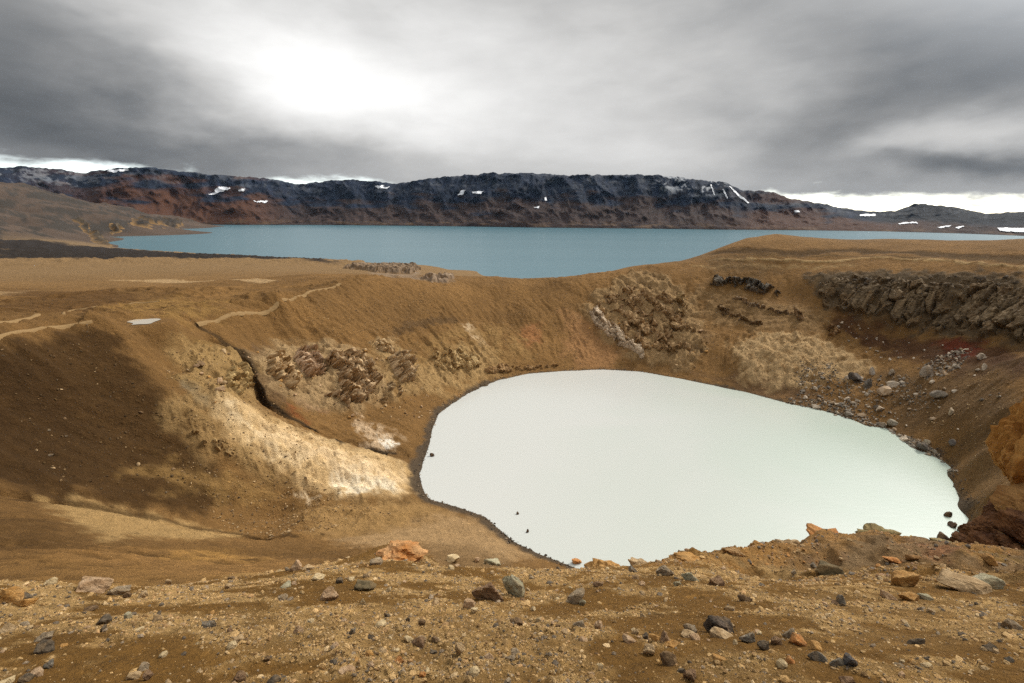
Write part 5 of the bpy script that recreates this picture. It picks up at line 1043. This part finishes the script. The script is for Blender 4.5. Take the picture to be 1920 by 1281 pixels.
# countable loose stones of the near slope
def fgspots(n, lo, hi):
    out = []
    while len(out) < n:
        a = RNG.uniform(R(-54), R(54)); r = math.exp(RNG.uniform(math.log(lo), math.log(hi))); x, y = math.sin(a)*r, math.cos(a)*r
        if y > 12.5 and abs(a) < R(18): continue
        gi = float(np.clip(perlin(np.array([x/1.3]), np.array([y/1.1]), 55)[0]+.55, .12, 1))
        if RNG.uniform() < gi: out.append((x, y))
    return out
fp = [TAN, TAN, PINK, GREY, BROWN, OCHRE, TAN, DGREY, CREAM]
def fsz(x, y): return float(np.clip(RNG.lognormal(-2.6, .45), .04, .20))*(.55+.055*math.hypot(x, y))
for nm, pl, n_, lb, gp in (('cobble', [TAN, CREAM, PINK], 205, 'loose pale tan cobble on the near slope', 'pale cobbles scattered on the near slope'), ('cobble', [GREY, GREY, DGREY], 38, 'loose grey cobble on the near slope', 'grey cobbles scattered on the near slope'), ('cobble', [BROWN, REDB, OCHRE], 45, 'loose brown or rusty cobble on the near slope', 'brown cobbles scattered on the near slope')):
    scatter(nm, lb, 'cobble', gp, protos(nm, 9, pl, 2, 7000+n_, 9), fgspots(n_, 3.2, 15), fsz)
# uncountable gravel of the near slope
def gravel(name, n, lo, hi, cols, smin, smax, dens):
    v0, f0 = ICO[1]; m = 0; XS = []; 
    while m < n:
        a = RNG.uniform(R(-56), R(56), n); r = np.exp(RNG.uniform(math.log(lo), math.log(hi), n)); x = np.sin(a)*r; y = np.cos(a)*r
        k = RNG.uniform(size=n) < dens(x, y); XS.append(np.stack([x[k], y[k]], 1)); m += k.sum()
    XY = np.concatenate(XS)[:n]; z = gz(XY[:, 0], XY[:, 1]); r = np.hypot(XY[:, 0], XY[:, 1])
    s = np.clip(RNG.lognormal(math.log(smin*1.5), .62, n), smin, smax)*(.45+.085*r)
    vv = v0[None]*(1+RNG.uniform(-.28, .22, (n, len(v0), 1)))*(s[:, None]*RNG.uniform(.6, 1.15, (n, 3)))[:, None, :]*.5
    th = RNG.uniform(0, 6.28, n); c, s_ = np.cos(th)[:, None], np.sin(th)[:, None]
    X = vv[..., 0]*c-vv[..., 1]*s_+XY[:, :1]; Y = vv[..., 0]*s_+vv[..., 1]*c+XY[:, 1:]; Z = vv[..., 2]*.75+z[:, None]+s[:, None]*.10
    V = np.stack([X, Y, Z], -1).reshape(-1, 3); F = (f0[None]+np.arange(n)[:, None, None]*len(v0)).reshape(-1, 3)
    cc = np.array(cols)[RNG.integers(len(cols), size=n)]*RNG.uniform(.75, 1.25, (n, 1)); col = np.repeat(cc, len(v0), 0)
    return link_mesh(name, V, F, M_rock, smooth=False, col=np.clip(col, .02, .8))
def dens_fg(x, y):
    a = np.arctan2(x, y); r = np.hypot(x, y)
    ia = np.clip(np.searchsorted(azs, a), 0, len(azs)-1); ir = np.clip(np.searchsorted(rs, r), 0, len(rs)-1)
    return .06+.94*np.clip(gs[ia, ir], 0, 1)**1.5
g1 = gravel('gravel', 52000, 3.0, 15.5, [(.46,.31,.145),(.52,.36,.18),(.40,.26,.115),(.56,.42,.25),(.32,.205,.095),(.27,.215,.16),(.14,.115,.09),(.44,.28,.14),(.50,.34,.165),(.48,.33,.16)], .011, .11, dens_fg)
tag(g1, kind='stuff')
def dens_sp(x, y): return (np.arctan2(x, y) > R(18))*1.0*np.clip(.35+.8*perlin(x/2.5, y/2.5, 91), .05, 1)
def rubble(name, polys, n, cols, smin, smax):
    v0, f0 = ICO[1]; XY = np.array(sum([sample(p, max(1, n//len(polys))) for p in polys], [])); n = len(XY); z = gz(XY[:, 0], XY[:, 1])
    s = np.clip(RNG.lognormal(math.log(smin*1.6), .5, n), smin, smax)
    vv = v0[None]*(1+RNG.uniform(-.4, .2, (n, len(v0), 1)))*(s[:, None]*RNG.uniform(.6, 1.2, (n, 3)))[:, None, :]*.5
    V = (vv+np.stack([XY[:, 0], XY[:, 1], z+s*.12], -1)[:, None, :]).reshape(-1, 3); F = (f0[None]+np.arange(n)[:, None, None]*len(v0)).reshape(-1, 3)
    col = np.repeat(np.array(cols)[RNG.integers(len(cols), size=n)]*RNG.uniform(.75, 1.25, (n, 1)), len(v0), 0)
    return tag(link_mesh(name, V, F, M_rock, smooth=False, col=np.clip(col, .02, .8)), kind='stuff')
RC = [(.13,.12,.11),(.24,.22,.195),(.08,.075,.07),(.36,.32,.27),(.18,.14,.10)]
rubble('talus_rubble', [[(1495,680),(1560,680),(1590,720),(1610,775),(1560,768),(1490,745)],[(1475,745),(1560,750),(1640,780),(1700,818),(1690,824),(1600,788),(1480,760)],[(1690,815),(1760,848),(1798,885),(1785,885),(1750,856),(1690,830)],[(1580,700),(1700,700),(1760,760),(1680,790),(1590,765)],[(1720,690),(1790,652),(1825,655),(1800,690),(1740,715)]], 2600, RC, .22, .75)
rubble('slope_rubble', [[(1300,600),(1500,620),(1560,680),(1480,740),(1330,700)],[(900,580),(1100,560),(1100,690),(900,690)],[(1640,650),(1900,690),(1900,880),(1760,830)],[(540,640),(760,600),(880,720),(780,790),(600,790)],[(300,650),(480,680),(620,860),(500,920),(330,800)],[(330,860),(600,900),(740,960),(560,1000),(380,960)],[(560,560),(800,545),(850,600),(600,640)]], 7000, [(.34,.24,.13),(.26,.17,.085),(.40,.30,.18),(.12,.085,.055),(.22,.15,.08)], .13, .46)
rubble('ash_rubble', [[(0,660),(180,625),(330,800),(420,920),(100,920)]], 500, [(.11,.07,.03),(.17,.115,.06),(.08,.055,.03)], .13, .5)
dk = []
for _ in range(2200):
    k_ = int(RNG.integers(len(SH))); f_ = RNG.uniform(); p_ = SH[k_]*(1-f_)+SH[(k_+1) % len(SH)]*f_; n_ = (p_-CC)/np.linalg.norm(p_-CC); dk.append(tuple(p_+n_*abs(RNG.normal(0, 1.0))-n_*.35))
_s = sample
def sample(poly, n, rmin=50): return dk if poly == 'shore' else _s(poly, n, rmin)
rubble('shore_rubble', ['shore'], 2200, [(.06,.05,.04),(.12,.095,.07),(.20,.16,.12),(.09,.075,.065)], .12, .6)
g2 = gravel('spur_gravel', 7000, 13, 36, [(.36,.25,.13),(.42,.30,.17),(.30,.20,.10),(.22,.15,.085),(.18,.16,.14),(.38,.20,.07),(.34,.22,.14)], .016, .10, dens_sp)
tag(g2, kind='stuff')
